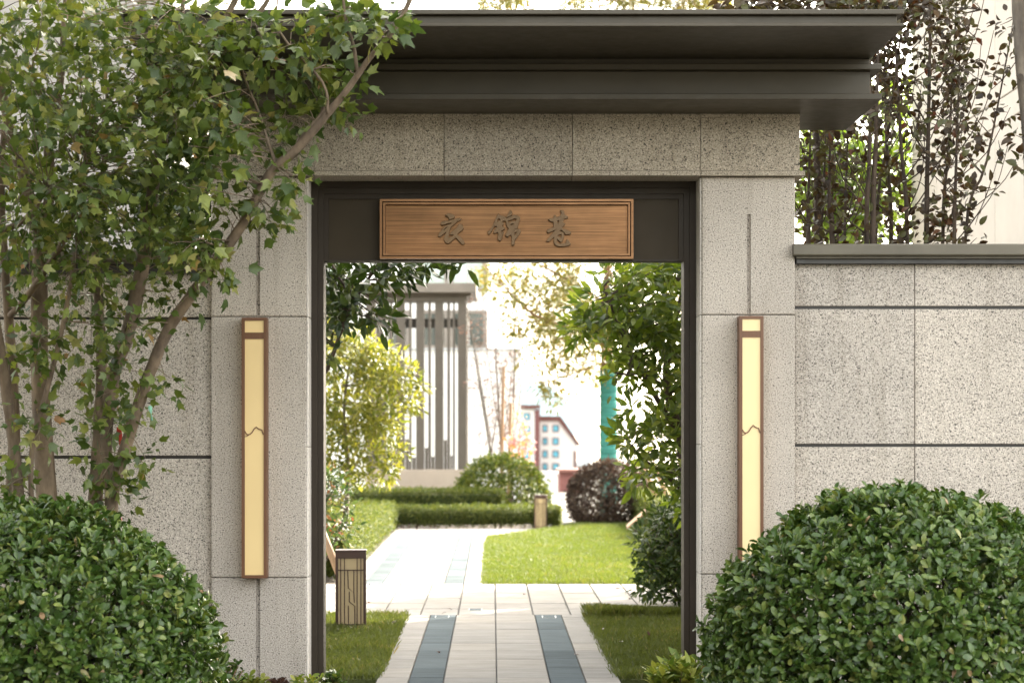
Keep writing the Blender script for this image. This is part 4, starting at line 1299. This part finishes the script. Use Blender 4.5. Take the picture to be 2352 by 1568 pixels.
for k, (px, r, h, mat, lab) in enumerate(((575, .10, .13, 'leaf_chartreuse', 'small yellow green plant below the groove of the left pillar'),
                                ((640), .12, .10, 'leaf_redbrown', 'small reddish brown plant at the foot of the left pillar'),
                                ((715), .11, .13, 'leaf_chartreuse', 'small yellow green plant at the foot of the left door jamb'),
                                ((768), .06, .16, 'leaf_ball', 'small blue green seedling at the edge of the left lawn'))):
    small_plant('bedding_plant', (px - HX) / FPX * 11.55, 11.55, r, h, lab, 'plant', 'obovate', mat, 0.05, 16, 'low plants at the foot of the left pillar', 30)

# ------------------------------------------------------------------ scraps tied in the maple
def scrap(name, mat, c, w, h, label, cat, turns=3):
    mb = MB()
    n = 10
    vv = []
    for i in range(n + 1):
        t = i / n
        a = t * turns
        for sgn in (-1, 1):
            vv.append((c.x + sgn * w * (0.5 + 0.25 * math.sin(5 * t)) * math.cos(a) + w * 0.6 * (t - .5), c.y - 0.03 + sgn * w * 0.5 * math.sin(a), c.z - h * (t - 0.5)))
    ff = [(2 * i, 2 * i + 1, 2 * i + 3, 2 * i + 2) for i in range(n)]
    mb.add(vv, ff, True)
    o = mb.build(name, MAT[mat])
    so = o.modifiers.new('thickness', 'SOLIDIFY')
    so.thickness = 0.003
    return tag(o, label, cat)
scrap('cloth_tie', 'cloth_green', S(607, 1652, 10.44), 0.016, 0.075, 'pale green cloth tie wrapped on the leaning maple stem', 'tie')
scrap('red_ribbon', 'cloth_red', S(484, 1765, 10.62), 0.020, 0.15, 'red ribbon hanging between the maple stems', 'ribbon', 2)
scrap('pink_tag', 'cloth_pink', S(488, 2078, 10.5), 0.010, 0.028, 'small pink plant tag at the base of the leaning maple stem', 'tag', 1)
scrap('yellow_tag', 'cloth_yellow', S(398, 2065, 10.62), 0.012, 0.05, 'small yellow tag between two maple trunks above the round shrub', 'tag', 1)

# ------------------------------------------------------------------ broadleaf trees just behind the gate
def broadleaf(name, label, base, limbs, regions, leaf, mat, size, n_leaf, bk, parts, up=0.4, rn_pow=1.0, spread=0.09, cat='tree', group=None, jit=0.62):
    t = thing(name, base, label, cat, group)
    bp = []
    for k, (pts, rad) in enumerate(limbs):
        MB().tube(pts, rad, 7, 4, 0.05).build('trunk' if k == 0 else 'branch', MAT[bk], t)
        for a, b_ in zip(pts[:-1], pts[1:]):
            for q in (0, .33, .66, 1):
                bp.append(list(Vector(a).lerp(Vector(b_), q)))
    B = np.array(bp)
    cs, os_, prs = [], [], []
    for x, y, rx, ry, n, d0, d1 in regions:
        for _ in range(n):
            a = random.uniform(0, 2 * math.pi); q = math.sqrt(random.random())
            c = P(x + rx * q * math.cos(a), y + ry * q * math.sin(a), random.uniform(d0, d1))
            k = np.argmin(np.sum((B - np.array(c)) ** 2, axis=1))
            v = c - Vector(B[k])
            prs.append((c - v * min(1, 0.6 / max(v.length, .01)), c))
            o = (v.normalized() if v.length > .02 else Vector((0, 0, 1))) + Vector((0, 0, .25))
            cs.append(list(c)); os_.append(list(o.normalized()))
    twig_mesh(t, bk, prs, 0.0035 * max(1, size / .06), 0.0016)
    pos, tip, nrm, s = sprays(np.array(cs), np.array(os_), n_leaf, spread, size, up, jit, 0.3)
    leaves(t, leaf, mat, pos, tip, nrm, s, rng.random(len(pos)) ** rn_pow, parts)
    return t
d = 15.0
broadleaf('evergreen_tree', 'dense glossy green tree filling the right side of the doorway', (1.75, d, 0),
 [([P(1640, 1480, d), P(1590, 1200, d), P(1560, 1000, d), P(1530, 860, d), P(1560, 700, d), P(1600, 560, d)], [.045, .04, .035, .028, .02, .012]),
  ([P(1560, 1000, d), P(1500, 900, d - .2), P(1440, 790, d - .3), P(1400, 690, d - .4), P(1385, 660, d - .4)], [.024, .02, .017, .013, .008]),
  ([P(1590, 1150, d), P(1530, 1090, d - .2), P(1470, 1050, d - .3), P(1440, 1010, d - .3)], [.02, .015, .011, .006]),
  ([P(1545, 900, d), P(1480, 860, d - .3), P(1440, 860, d - .4), P(1410, 855, d - .4)], [.016, .012, .009, .005]),
  ([P(1560, 1000, d), P(1600, 850, d - .3), P(1640, 700, d - .3)], [.02, .016, .01])],
 [(1400, 720, 70, 60, 34, 14.2, 15.0), (1480, 700, 80, 80, 46, 14.3, 15.6), (1560, 680, 70, 90, 40, 14.3, 15.6), (1440, 640, 60, 40, 16, 14.3, 15.2), (1340, 745, 30, 25, 8, 14.4, 14.9),
  (1500, 800, 80, 70, 46, 14.3, 15.6), (1570, 830, 60, 90, 38, 14.3, 15.6), (1455, 800, 35, 40, 12, 14.3, 15.0), (1440, 862, 30, 14, 6, 14.4, 15.0), (1405, 880, 16, 5, 1, 14.4, 14.9), (1430, 1000, 16, 10, 2, 14.4, 14.9),
  (1500, 960, 60, 50, 16, 14.3, 15.2), (1560, 980, 60, 70, 30, 14.3, 15.5), (1445, 1015, 30, 25, 8, 14.4, 15.0), (1520, 1080, 70, 45, 24, 14.3, 15.4), (1590, 1120, 50, 60, 22, 14.4, 15.5), (1500, 620, 70, 30, 20, 14.4, 15.5)],
 'ellipse', 'leaf_evergreen', 0.092, 9, 'bark_dark', 300, 0.35, 1.1, 0.10)
d = 13.4
broadleaf('dark_evergreen_tree', 'dark glossy leaved tree behind the left pillar with branches reaching into the doorway', (-1.55, d, 0),
 [([P(600, 1500, d), P(610, 1100, d), P(600, 850, d), P(560, 650, d), P(500, 480, d)], [.05, .045, .04, .03, .015]),
  ([P(600, 1000, d), P(700, 900, d - .1), P(750, 850, d - .15), P(780, 770, d - .2), P(815, 690, d - .2), P(860, 620, d - .15), P(890, 580, d - .1), P(960, 545, d)], [.022, .018, .014, .012, .011, .010, .008, .005]),
  ([P(815, 690, d - .2), P(780, 640, d - .1), P(760, 600, d), P(740, 560, d)], [.010, .009, .007, .004]),
  ([P(580, 760, d), P(480, 640, d), P(420, 520, d), P(400, 440, d)], [.022, .017, .013, .008]),
  ([P(860, 628, d - .15), P(800, 640, d - .1), P(745, 652, d - .1)], [.007, .006, .004])],
 [(775, 640, 45, 50, 20, 13.0, 13.8), (800, 700, 45, 40, 15, 13.0, 13.7), (760, 730, 30, 60, 12, 13.0, 13.7), (855, 640, 35, 25, 8, 13.0, 13.5), (865, 715, 30, 20, 5, 13.1, 13.5), (880, 742, 18, 10, 2, 13.1, 13.4), (755, 820, 18, 25, 5, 13.0, 13.5),
  (900, 612, 50, 12, 9, 13.1, 13.6), (985, 605, 50, 8, 6, 13.1, 13.6), (1050, 600, 20, 6, 2, 13.2, 13.5), (930, 640, 20, 12, 2, 13.2, 13.5),
  (430, 480, 60, 60, 40, 13.0, 14.0), (400, 540, 50, 30, 18, 13.0, 14.0), (360, 440, 50, 60, 16, 13.1, 14.0), (600, 500, 80, 80, 20, 13.0, 13.9), (650, 700, 60, 120, 24, 13.0, 13.9), (460, 420, 40, 40, 14, 13, 14)],
 'ellipse', 'leaf_dark', 0.098, 7, 'bark_dark', 300, 0.3, 1.0, 0.09)
d = 17.2
t = broadleaf('dark_bush', 'low dark green bush at the right end of the crossing path', (1.75, d, 0),
 [([P(1600, 1480, d), P(1580, 1380, d), P(1560, 1250, d)], [.02, .016, .01]), ([P(1590, 1420, d), P(1540, 1350, d - .1), P(1500, 1280, d - .1)], [.014, .01, .006])],
 [(1560, 1250, 100, 85, 95, 16.7, 17.8), (1530, 1330, 70, 50, 40, 16.7, 17.6), (1600, 1340, 60, 60, 36, 16.8, 17.7), (1560, 1185, 60, 30, 30, 16.9, 17.7)],
 'ellipse', 'leaf_bush', 0.066, 19, 'bark_dark', 120, 0.5, 0.7, 0.085, 'shrub')
d = 18.2
broadleaf('photinia_bush', 'bush with small reddish tips beside the left door jamb behind the bollard', (-1.5, d, 0),
 [([P(735, 1390, d), P(738, 1280, d), P(740, 1170, d)], [.014, .012, .008]), ([P(740, 1300, d), P(770, 1240, d), P(790, 1180, d)], [.01, .008, .005])],
 [(745, 1150, 66, 70, 60, 17.9, 18.6), (765, 1210, 50, 50, 26, 17.9, 18.5), (730, 1100, 50, 30, 18, 18, 18.5), (700, 1180, 60, 90, 34, 17.9, 18.6)],
 'ellipse', 'leaf_photinia', 0.058, 9, 'bark_dark', 60, 0.4, 0.9, 0.075, 'shrub')
d = 22.5
broadleaf('yellow_leaved_tree', 'small sunlit tree with yellow green leaves in front of the slatted pavilion', (-1.6, d, 0),
 [([P(790, 1300, d), P(795, 1180, d), P(800, 1080, d), P(790, 960, d), P(800, 850, d), P(820, 770, d)], [.03, .026, .022, .018, .012, .006]),
  ([P(798, 1100, d), P(850, 1010, d), P(910, 930, d), P(960, 870, d)], [.014, .011, .008, .004]),
  ([P(795, 1180, d), P(740, 1060, d), P(700, 940, d), P(690, 850, d)], [.016, .013, .009, .005]),
  ([P(800, 1120, d), P(870, 1070, d), P(920, 1040, d)], [.01, .008, .004])],
 [(810, 790, 60, 40, 24, 22.1, 23), (790, 850, 70, 50, 36, 22, 23), (870, 830, 60, 45, 28, 22, 22.8), (930, 870, 50, 30, 18, 22, 22.8), (870, 910, 70, 45, 36, 22, 23), (780, 950, 70, 50, 36, 22, 23), (940, 925, 30, 20, 6, 22.1, 22.7),
  (860, 985, 70, 35, 26, 22, 22.9), (790, 1040, 60, 40, 24, 22, 22.9), (880, 1045, 50, 20, 12, 22.1, 22.8), (830, 1090, 60, 22, 14, 22, 22.8), (690, 900, 80, 140, 60, 22, 23.2), (770, 770, 40, 30, 10, 22.2, 22.9), (905, 1075, 20, 10, 4, 22.1, 22.6)],
 'ellipse', 'leaf_yellow', 0.070, 22, 'bark_grey', 120, 0.6, 0.8, 0.10)

# ------------------------------------------------------------------ clipped hedges and round shrubs farther back
def hedge(label, x0, x1, y0, y1, h, n, mat='leaf_hedge', size=0.036):
    t = thing('clipped_hedge', ((x0 + x1) / 2, (y0 + y1) / 2, 0), label, 'hedge', 'clipped hedges round the garden path')
    m = n
    u = rng.random((m, 3))
    c = np.stack([x0 + (x1 - x0) * u[:, 0], y0 + (y1 - y0) * u[:, 1], 0.06 + (h - 0.06) * u[:, 2]], 1)
    w = rng.random(m)
    out = np.zeros((m, 3))
    top = w < 0.42; fr = (w >= 0.42) & (w < 0.72); rt = (w >= 0.72) & (w < 0.9); lf = w >= 0.9
    dd = rng.random(m) ** 2 * 0.06
    wob = 0.022 * np.sin(c[:, 0] * 9) * np.cos(c[:, 1] * 7) + rng.normal(size=m) * 0.012
    c[top, 2] = h + wob[top] - dd[top]; out[top] = (0, 0, 1)
    c[fr, 1] = y0 + wob[fr] + dd[fr]; out[fr] = (0, -1, 0.4)
    c[rt, 0] = x1 + wob[rt] - dd[rt]; out[rt] = (1, 0, 0.4)
    c[lf, 0] = x0 - wob[lf] + dd[lf]; out[lf] = (-1, 0, 0.4)
    pos, tip, nrm, s = sprays(c, unit(out), 5, 0.035, size, 0.5, 0.6)
    leaves(t, 'small', mat, pos, tip, nrm, s, rng.random(len(pos)) ** 0.9)
    k = int((x1 - x0 + y1 - y0) * 9)
    b_ = np.stack([rng.uniform(x0 + .06, x1 - .06, k), rng.uniform(y0 + .06, y1 - .06, k), np.zeros(k)], 1)
    e = b_ + np.stack([rng.uniform(-.05, .05, k), rng.uniform(-.05, .05, k), np.full(k, h * 0.85)], 1)
    twig_mesh(t, 'bark_brown', list(zip(b_.tolist(), e.tolist())), 0.008, 0.004, 'stem')
    # dense woody inside that keeps light from passing through
    box('inner_growth', MAT['leaf_dark'], t, x0 + .07, x1 - .07, y0 + .07, y1 - .07, 0.08, h - 0.07)
    return t
hedge('low clipped hedge across the far end of the path', -1.75, 1.0, 31.25, 31.9, 0.32, 5200)
hedge('clipped hedge in front of the cream pavilion base', -2.3, 0.15, 33.4, 34.2, 0.52, 4600)
hedge('clipped hedge running along the left edge of the far path', -2.5, -1.47, 20.6, 31.2, 0.42, 9000, size=0.038)
hedge('clipped hedge along the right edge of the far lawn', 2.25, 2.9, 23.5, 34, 0.55, 6000)
def dome(label, cx, cy, rx, ry, zc, rz, n, leaf, mat, size, cat='shrub', name='domed_shrub'):
    t = thing(name, (cx, cy, 0), label, cat)
    dv = rand_dirs(n)
    dv = dv[(dv[:, 2] > -0.8) & ((dv[:, 1] < .4) | (rng.random(n) < .4))]
    lump = 1 + 0.06 * np.sin(dv[:, 0] * 9 + cx) * np.sin(dv[:, 2] * 8) * np.cos(dv[:, 1] * 6) + 0.03 * rng.normal(size=len(dv))
    c = np.array([cx, cy, zc]) + dv * np.array([rx, ry, rz]) * (lump - rng.random(len(dv)) ** 2 * .15)[:, None]
    c[:, 2] = np.maximum(c[:, 2], 0.04)
    pos, tip, nrm, s = sprays(c, unit(dv + np.array([0, 0, .4])), 6, 0.05, size, 0.45, 0.55)
    leaves(t, leaf, mat, pos, tip, nrm, s)
    e = np.array([cx, cy, zc]) + rand_dirs(40) * np.array([rx, ry, rz]) * 0.8
    e[:, 2] = np.maximum(e[:, 2], .15)
    twig_mesh(t, 'bark_dark', [((cx + random.uniform(-.1, .1), cy + random.uniform(-.1, .1), 0), q) for q in e.tolist()], .012, .004, 'stem')
    return t
dome('clipped round green shrub behind the low hedge at the end of the path', 0.15, 34.6, 0.76, 0.72, 0.36, 0.70, 2600, 'obovate', 'leaf_round', 0.062)
dome('round purple leaved shrub below the teal wrapped trunk', 1.90, 33.2, 0.66, 0.62, 0.42, 0.58, 2600, 'obovate', 'leaf_purple', 0.055)

# ------------------------------------------------------------------ trees in the sunlit garden
d = 36.0
tw = broadleaf('wrapped_tree', 'tree with teal wrapped trunk and airy pale yellow green crown', (2.05, d, 0),
 [([P(1398, 1195, d), P(1398, 1000, d), P(1398, 860, d), P(1392, 740, d), P(1398, 600, d), P(1410, 450, d)], [.15, .145, .14, .10, .08, .05]),
  ([P(1394, 800, d), P(1330, 760, d), P(1240, 730, d - .5), P(1190, 690, d - .8), P(1150, 650, d - 1), P(1105, 600, d - 1.2)], [.05, .035, .028, .022, .016, .01]),
  ([P(1396, 700, d), P(1300, 640, d - .4), P(1230, 600, d - .6), P(1180, 540, d - .8)], [.04, .03, .02, .012]),
  ([P(1396, 760, d), P(1470, 690, d), P(1550, 620, d), P(1600, 560, d)], [.04, .03, .02, .012]),
  ([P(1410, 450, d), P(1400, 250, d), P(1380, 60, d), P(1370, -120, d)], [.05, .04, .025, .012]),
  ([P(1405, 350, d), P(1300, 160, d - .4), P(1200, -10, d - .4)], [.03, .02, .01]), ([P(1405, 300, d), P(1500, 150, d + .3), P(1610, -20, d + .3)], [.03, .02, .01]),
  ([P(1394, 830, d), P(1340, 850, d - .5), P(1280, 870, d - .8), P(1225, 880, d - 1)], [.02, .014, .01, .006])],
 [(1170, 640, 60, 40, 24, 34.5, 37), (1250, 650, 70, 50, 36, 34.5, 37), (1330, 660, 60, 60, 34, 34.5, 37), (1210, 720, 70, 40, 24, 34.5, 37), (1290, 740, 70, 45, 34, 34.5, 37), (1360, 760, 50, 50, 24, 35, 37),
  (1240, 800, 70, 35, 14, 34.5, 37), (1320, 820, 60, 35, 18, 34.8, 37), (1290, 880, 60, 25, 9, 34.8, 36.5), (1250, 905, 40, 15, 4, 35, 36), (1360, 860, 40, 40, 10, 35, 37), (1470, 640, 90, 60, 34, 35, 37.5), (1560, 720, 40, 90, 16, 35, 37.5), (1480, 560, 120, 40, 26, 35, 37.5), (1300, 570, 120, 40, 26, 35, 37)]
 + [(x, -8, 36, 24, 22, 35, 37) for x in (1130, 1185, 1315, 1430, 1480, 1530, 1600, 1640)] + [(1250 + 90 * k, -110, 80, 50, 20, 35, 37) for k in range(4)],
 'ellipse', 'leaf_pale', 0.085, 34, 'bark_brown', 0, 0.6, 0.9, 0.26)
for k in range(20):        # turns of teal cloth wound round the trunk
    a, b_ = 1200 - 17.5 * k, 1200 - 17.5 * (k + 1)
    MB().tube([P(1398, a, d), P(1398, (a + b_) / 2, d), P(1398, b_ - 2, d)], [0.153, 0.161, 0.150], 14, 2, 0.01).build('cloth_turn', MAT['teal_wrap'], tw)
for k, (px, dd, top, lab) in enumerate(((1152, 36.5, 690, 'slender pinkish tree tied to a stake left of the orange flowers'), (1176, 36.9, 660, 'slender pinkish tree tied to a stake above the orange flowers'), (1128, 36.2, 720, 'thin leaning pinkish tree against the white wall'))):
    lean = (-22, 10, -60)[k]
    b0 = P(px, 1150, dd)
    reg = [(px + lean * .3 + random.uniform(-14, 14), y, 26 + 10 * random.random(), 40, 12, dd - .3, dd + .3) for y in range(top, 1020, 46)]
    broadleaf('slender_tree', lab, (b0.x, dd, 0), [([P(px - lean * 0.1, 1195, dd), P(px, 1050, dd), P(px + lean * .4, 900, dd), P(px + lean * .7, 780, dd), P(px + lean, top - 30, dd)], [.025, .022, .018, .013, .006]),
        ([P(px, 1040, dd), P(px + 16, 930, dd), P(px + 26, 820, dd)], [.012, .009, .005]), ([P(px, 1010, dd), P(px - 20, 900, dd), P(px - 34, 800, dd)], [.012, .009, .005])],
        reg, 'ellipse', 'leaf_pink', 0.05, 7, 'bark_grey', 0, 0.5, 1.0, 0.11, 'tree', 'slender staked trees before the white wall')
def stake(a, b_, r, label, mat='wood_stake', name='support_stake'):
    o = MB().tube([a, b_], [r, r * .9], 8, 1, 0.02).build(name, MAT[mat])
    return tag(o, label, 'stake', 'wooden stakes propping young trees')
stake(P(1150, 1190, 36.3), P(1157, 842, 36.3), .034, 'upright brown stake beside the slender pinkish tree, left one of the pair')
stake(P(1167, 1190, 36.3), P(1174, 925, 36.3), .038, 'shorter thicker upright brown stake just behind the orange flowers')
stake(P(1535, 1205, 29), P(1466, 1040, 29), .045, 'leaning wooden stake nearest the purple shrub')
stake(P(1560, 1205, 29.5), P(1500, 1060, 29.5), .04, 'leaning pale wooden stake behind the dark bush')
stake(P(790, 1345, 17.4), P(728, 1190, 17.4), .035, 'leaning wooden stake behind the bollard lamp at the left jamb')
d = 35.4
small = broadleaf('flowering_shrub', 'small shrub with orange and pink blooms above the round green shrub', (0.42, d, 0),
 [([P(1186, 1180, d), P(1190, 1080, d), P(1195, 980, d)], [.012, .01, .006]), ([P(1188, 1120, d), P(1205, 1050, d), P(1212, 990, d)], [.009, .007, .004])],
 [(1182, 1035, 14, 45, 14, 35.2, 35.7), (1203, 1020, 16, 40, 14, 35.2, 35.7), (1195, 975, 14, 25, 6, 35.2, 35.7), (1212, 1050, 8, 30, 6, 35.2, 35.7)],
 'round', 'petal_orange', 0.06, 7, 'bark_grey', 0, 0.4, 1.0, 0.08, 'shrub')
# pale board on a short post at the edge of the far lawn
sb = thing('garden_board', (1.88, 28, 0), 'pale tilted board on a short post at the edge of the far lawn', 'board')
a, b_ = P(1437, 1210, 28), P(1482, 1174, 28)
vv = [(a.x, 27.8, a.z), (b_.x, 27.95, b_.z), (b_.x + .02, 28.25, b_.z + .03), (a.x + .02, 28.1, a.z + .03)]
vv += [(x, y, z - 0.03) for x, y, z in vv]
MB().add(vv, [(0, 1, 2, 3), (7, 6, 5, 4), (0, 4, 5, 1), (1, 5, 6, 2), (2, 6, 7, 3), (3, 7, 4, 0)]).build('board', MAT['wood_stake'], sb)
box('post', MAT['slat_metal'], sb, (a.x + b_.x) / 2 - .02, (a.x + b_.x) / 2 + .02, 28.0, 28.05, 0, (a.z + b_.z) / 2 - .03)

# bronze leaved saplings behind the right wall
SAP = [(1857, 1862, 13.0, 560, 300, 'nearest the gate pillar'), (1885, 1898, 13.3, 560, 290, 'second from the gate pillar'), (1912, 1908, 12.9, 560, 290, 'below the corner of the roof, straight thick stem'),
       (1990, 2000, 12.8, 560, 60, 'with twin stems beside the roof end'), (2048, 2028, 13.2, 560, 20, 'third bare stem right of the roof end'), (2085, 2050, 12.9, 560, 0, 'leaning left past the roof corner'),
       (2128, 2140, 12.9, 560, -60, 'tallest straight one in the middle of the row'), (2165, 2200, 13.3, 560, -30, 'with reddest top leaves'), (2192, 2205, 12.8, 560, 130, 'with sparse side twigs before the pale building'),
       (2215, 2330, 12.9, 560, 60, 'leaning right across the pale building'), (1940, 1950, 13.5, 560, -20, 'thin one between the thick stems'), (2010, 2090, 13.6, 560, -60, 'rear one behind the roof corner')]
for k, (xb, xt, dd, yb, yt, lab) in enumerate(SAP):
    base = P(xb, 989 + 1.5 * FPX / dd, dd)
    top = P(xt, yt - 20, dd)
    mid = P((xb * .6 + xt * .4) + random.uniform(-6, 6), (yb + yt) / 2 + 60, dd)
    low = P(xb, 580, dd)
    r0 = (0.019, 0.018, 0.022, 0.022, 0.018, 0.019, 0.022, 0.016, 0.016, 0.013, 0.012, .015)[k]
    limbs = [([base, low, mid, top], [r0, r0 * .8, r0 * .6, r0 * .25])]
    for q in range(7 if k > 2 else 4):
        f_ = random.uniform(0.05, 0.85)
        s0 = low.lerp(mid, f_ * 2) if f_ < .5 else mid.lerp(top, f_ * 2 - 1)
        sgn = random.choice((-1, 1))
        e = s0 + Vector((sgn * random.uniform(.12, .32), random.uniform(-.2, .2), random.uniform(.3, .75)))
        limbs.append(([s0, s0.lerp(e, .45) + Vector((sgn * .04, 0, -.03)), e], [r0 * .28, r0 * .2, .002]))
    if k == 3:
        limbs.append(([P(2006, 1500, dd), P(2004, 580, dd), P(2012, 320, dd), P(2018, 100, dd)], [.022, .02, .014, .006]))
    reg = []
    n = 8
    for j in range(n):
        f_ = j / (n - 1)
        x = xb + (xt - xb) * f_; y = yb - 10 + (yt - yb) * f_
        reg.append((x, y, 40 if k > 2 else 30, 44, (8 if j > 3 and (3 <= k <= 8 or k == 11) else (3 if k < 5 else 4)), dd - .3, dd + .3))
    if k in (6, 7, 5): reg += [(x, 40, 60, 60, 12, dd - .4, dd + .4)]
    broadleaf('bronze_sapling', 'bronze leaved sapling behind the right wall, ' + lab, (base.x, dd, 0), limbs, reg, 'round', 'leaf_bronze', 0.050, 6, 'bark_dark', 24, 0.5, (1.0 if k != 7 else 0.45), 0.10, 'sapling', 'bronze leaved saplings behind the right wall')
d = 13.2
reg = [(1700 + 45 * q, 5, 40, 22, 10, 12.9, 13.8) for q in range(9)]
broadleaf('bronze_shrub_top', 'bronze leaved tree top showing just above the right end of the roof', (1.9, d + 0.3, 0), [([P(1880, 1500, d), P(1880, 600, d), P(1870, 200, d), P(1850, -60, d)], [.03, .028, .02, .01]), ([P(1870, 200, d), P(1800, 80, d), P(1740, -20, d)], [.015, .012, .006]), ([P(1870, 250, d), P(1940, 90, d), P(2000, -30, d)], [.015, .012, .006])],
          reg, 'round', 'leaf_bronze', 0.075, 6, 'bark_dark', 60, 0.5, .9, 0.11, 'tree')
d = 22.6
broadleaf('lime_leaved_tree', 'bright lime green broadleaf tree showing between the bronze saplings', (3.3, d, 0),
 [([P(1960, 1330, d), P(1965, 900, d), P(1970, 560, d), P(1980, 350, d)], [.06, .05, .035, .015]), ([P(1966, 640, d), P(1900, 450, d), P(1870, 360, d)], [.02, .015, .008]), ([P(1968, 600, d), P(2040, 380, d), P(2055, 230, d)], [.02, .015, .008])],
 [(1880, 420, 40, 110, 40, 22, 23.4), (1960, 450, 60, 100, 44, 22, 23.4), (2050, 260, 30, 80, 16, 22, 23.2), (2060, 400, 40, 90, 22, 22, 23.2), (1950, 520, 90, 50, 24, 22, 23.4), (2110, 500, 50, 50, 10, 22, 23.2), (1900, 350, 40, 50, 10, 22, 23)],
 'ellipse', 'leaf_lime', 0.12, 22, 'bark_grey', 60, 0.4, 0.9, 0.22)
d = 12.7
broadleaf('bare_trunk_tree', 'mottled bare trunk cut off by the upper right corner', (3.3, d, 0),
 [([P(2375, 1500, d), P(2372, 620, d), P(2366, 330, d), P(2350, 170, d), P(2342, 60, d), P(2336, -60, d)], [.05, .047, .044, .044, .042, .04])],
 [(2340, 320, 12, 20, 2, 12.6, 12.8), (2345, 380, 10, 16, 2, 12.6, 12.8)], 'round', 'leaf_bronze', 0.066, 5, 'bark_grey', 10, 0.5, .9, 0.06)

# a few fallen leaves on the grass and paving
n = 90
fp = np.stack([rng.uniform(-2.0, 2.0, n), rng.uniform(12.4, 20.0, n), np.full(n, 0.034)], 1)
on = np.abs(fp[:, 0]) < 0.7
fp[~on & (fp[:, 1] < 16.5), 2] = 0.06
keep = ~on | (rng.random(n) < 0.25)
fp = fp[keep]
m = len(fp)
o = leaves(None, 'maple', 'leaf_redbrown', fp, rand_dirs(m) * np.array([1, 1, .1]), np.tile([0, 0, 1.0], (m, 1)) + rand_dirs(m) * .2, 0.04 * rng.uniform(.6, 1.2, m), None, 0, None, 'fallen_leaves')
tag(o, 'few small brown leaves fallen on the grass and paving', 'fallen leaves')
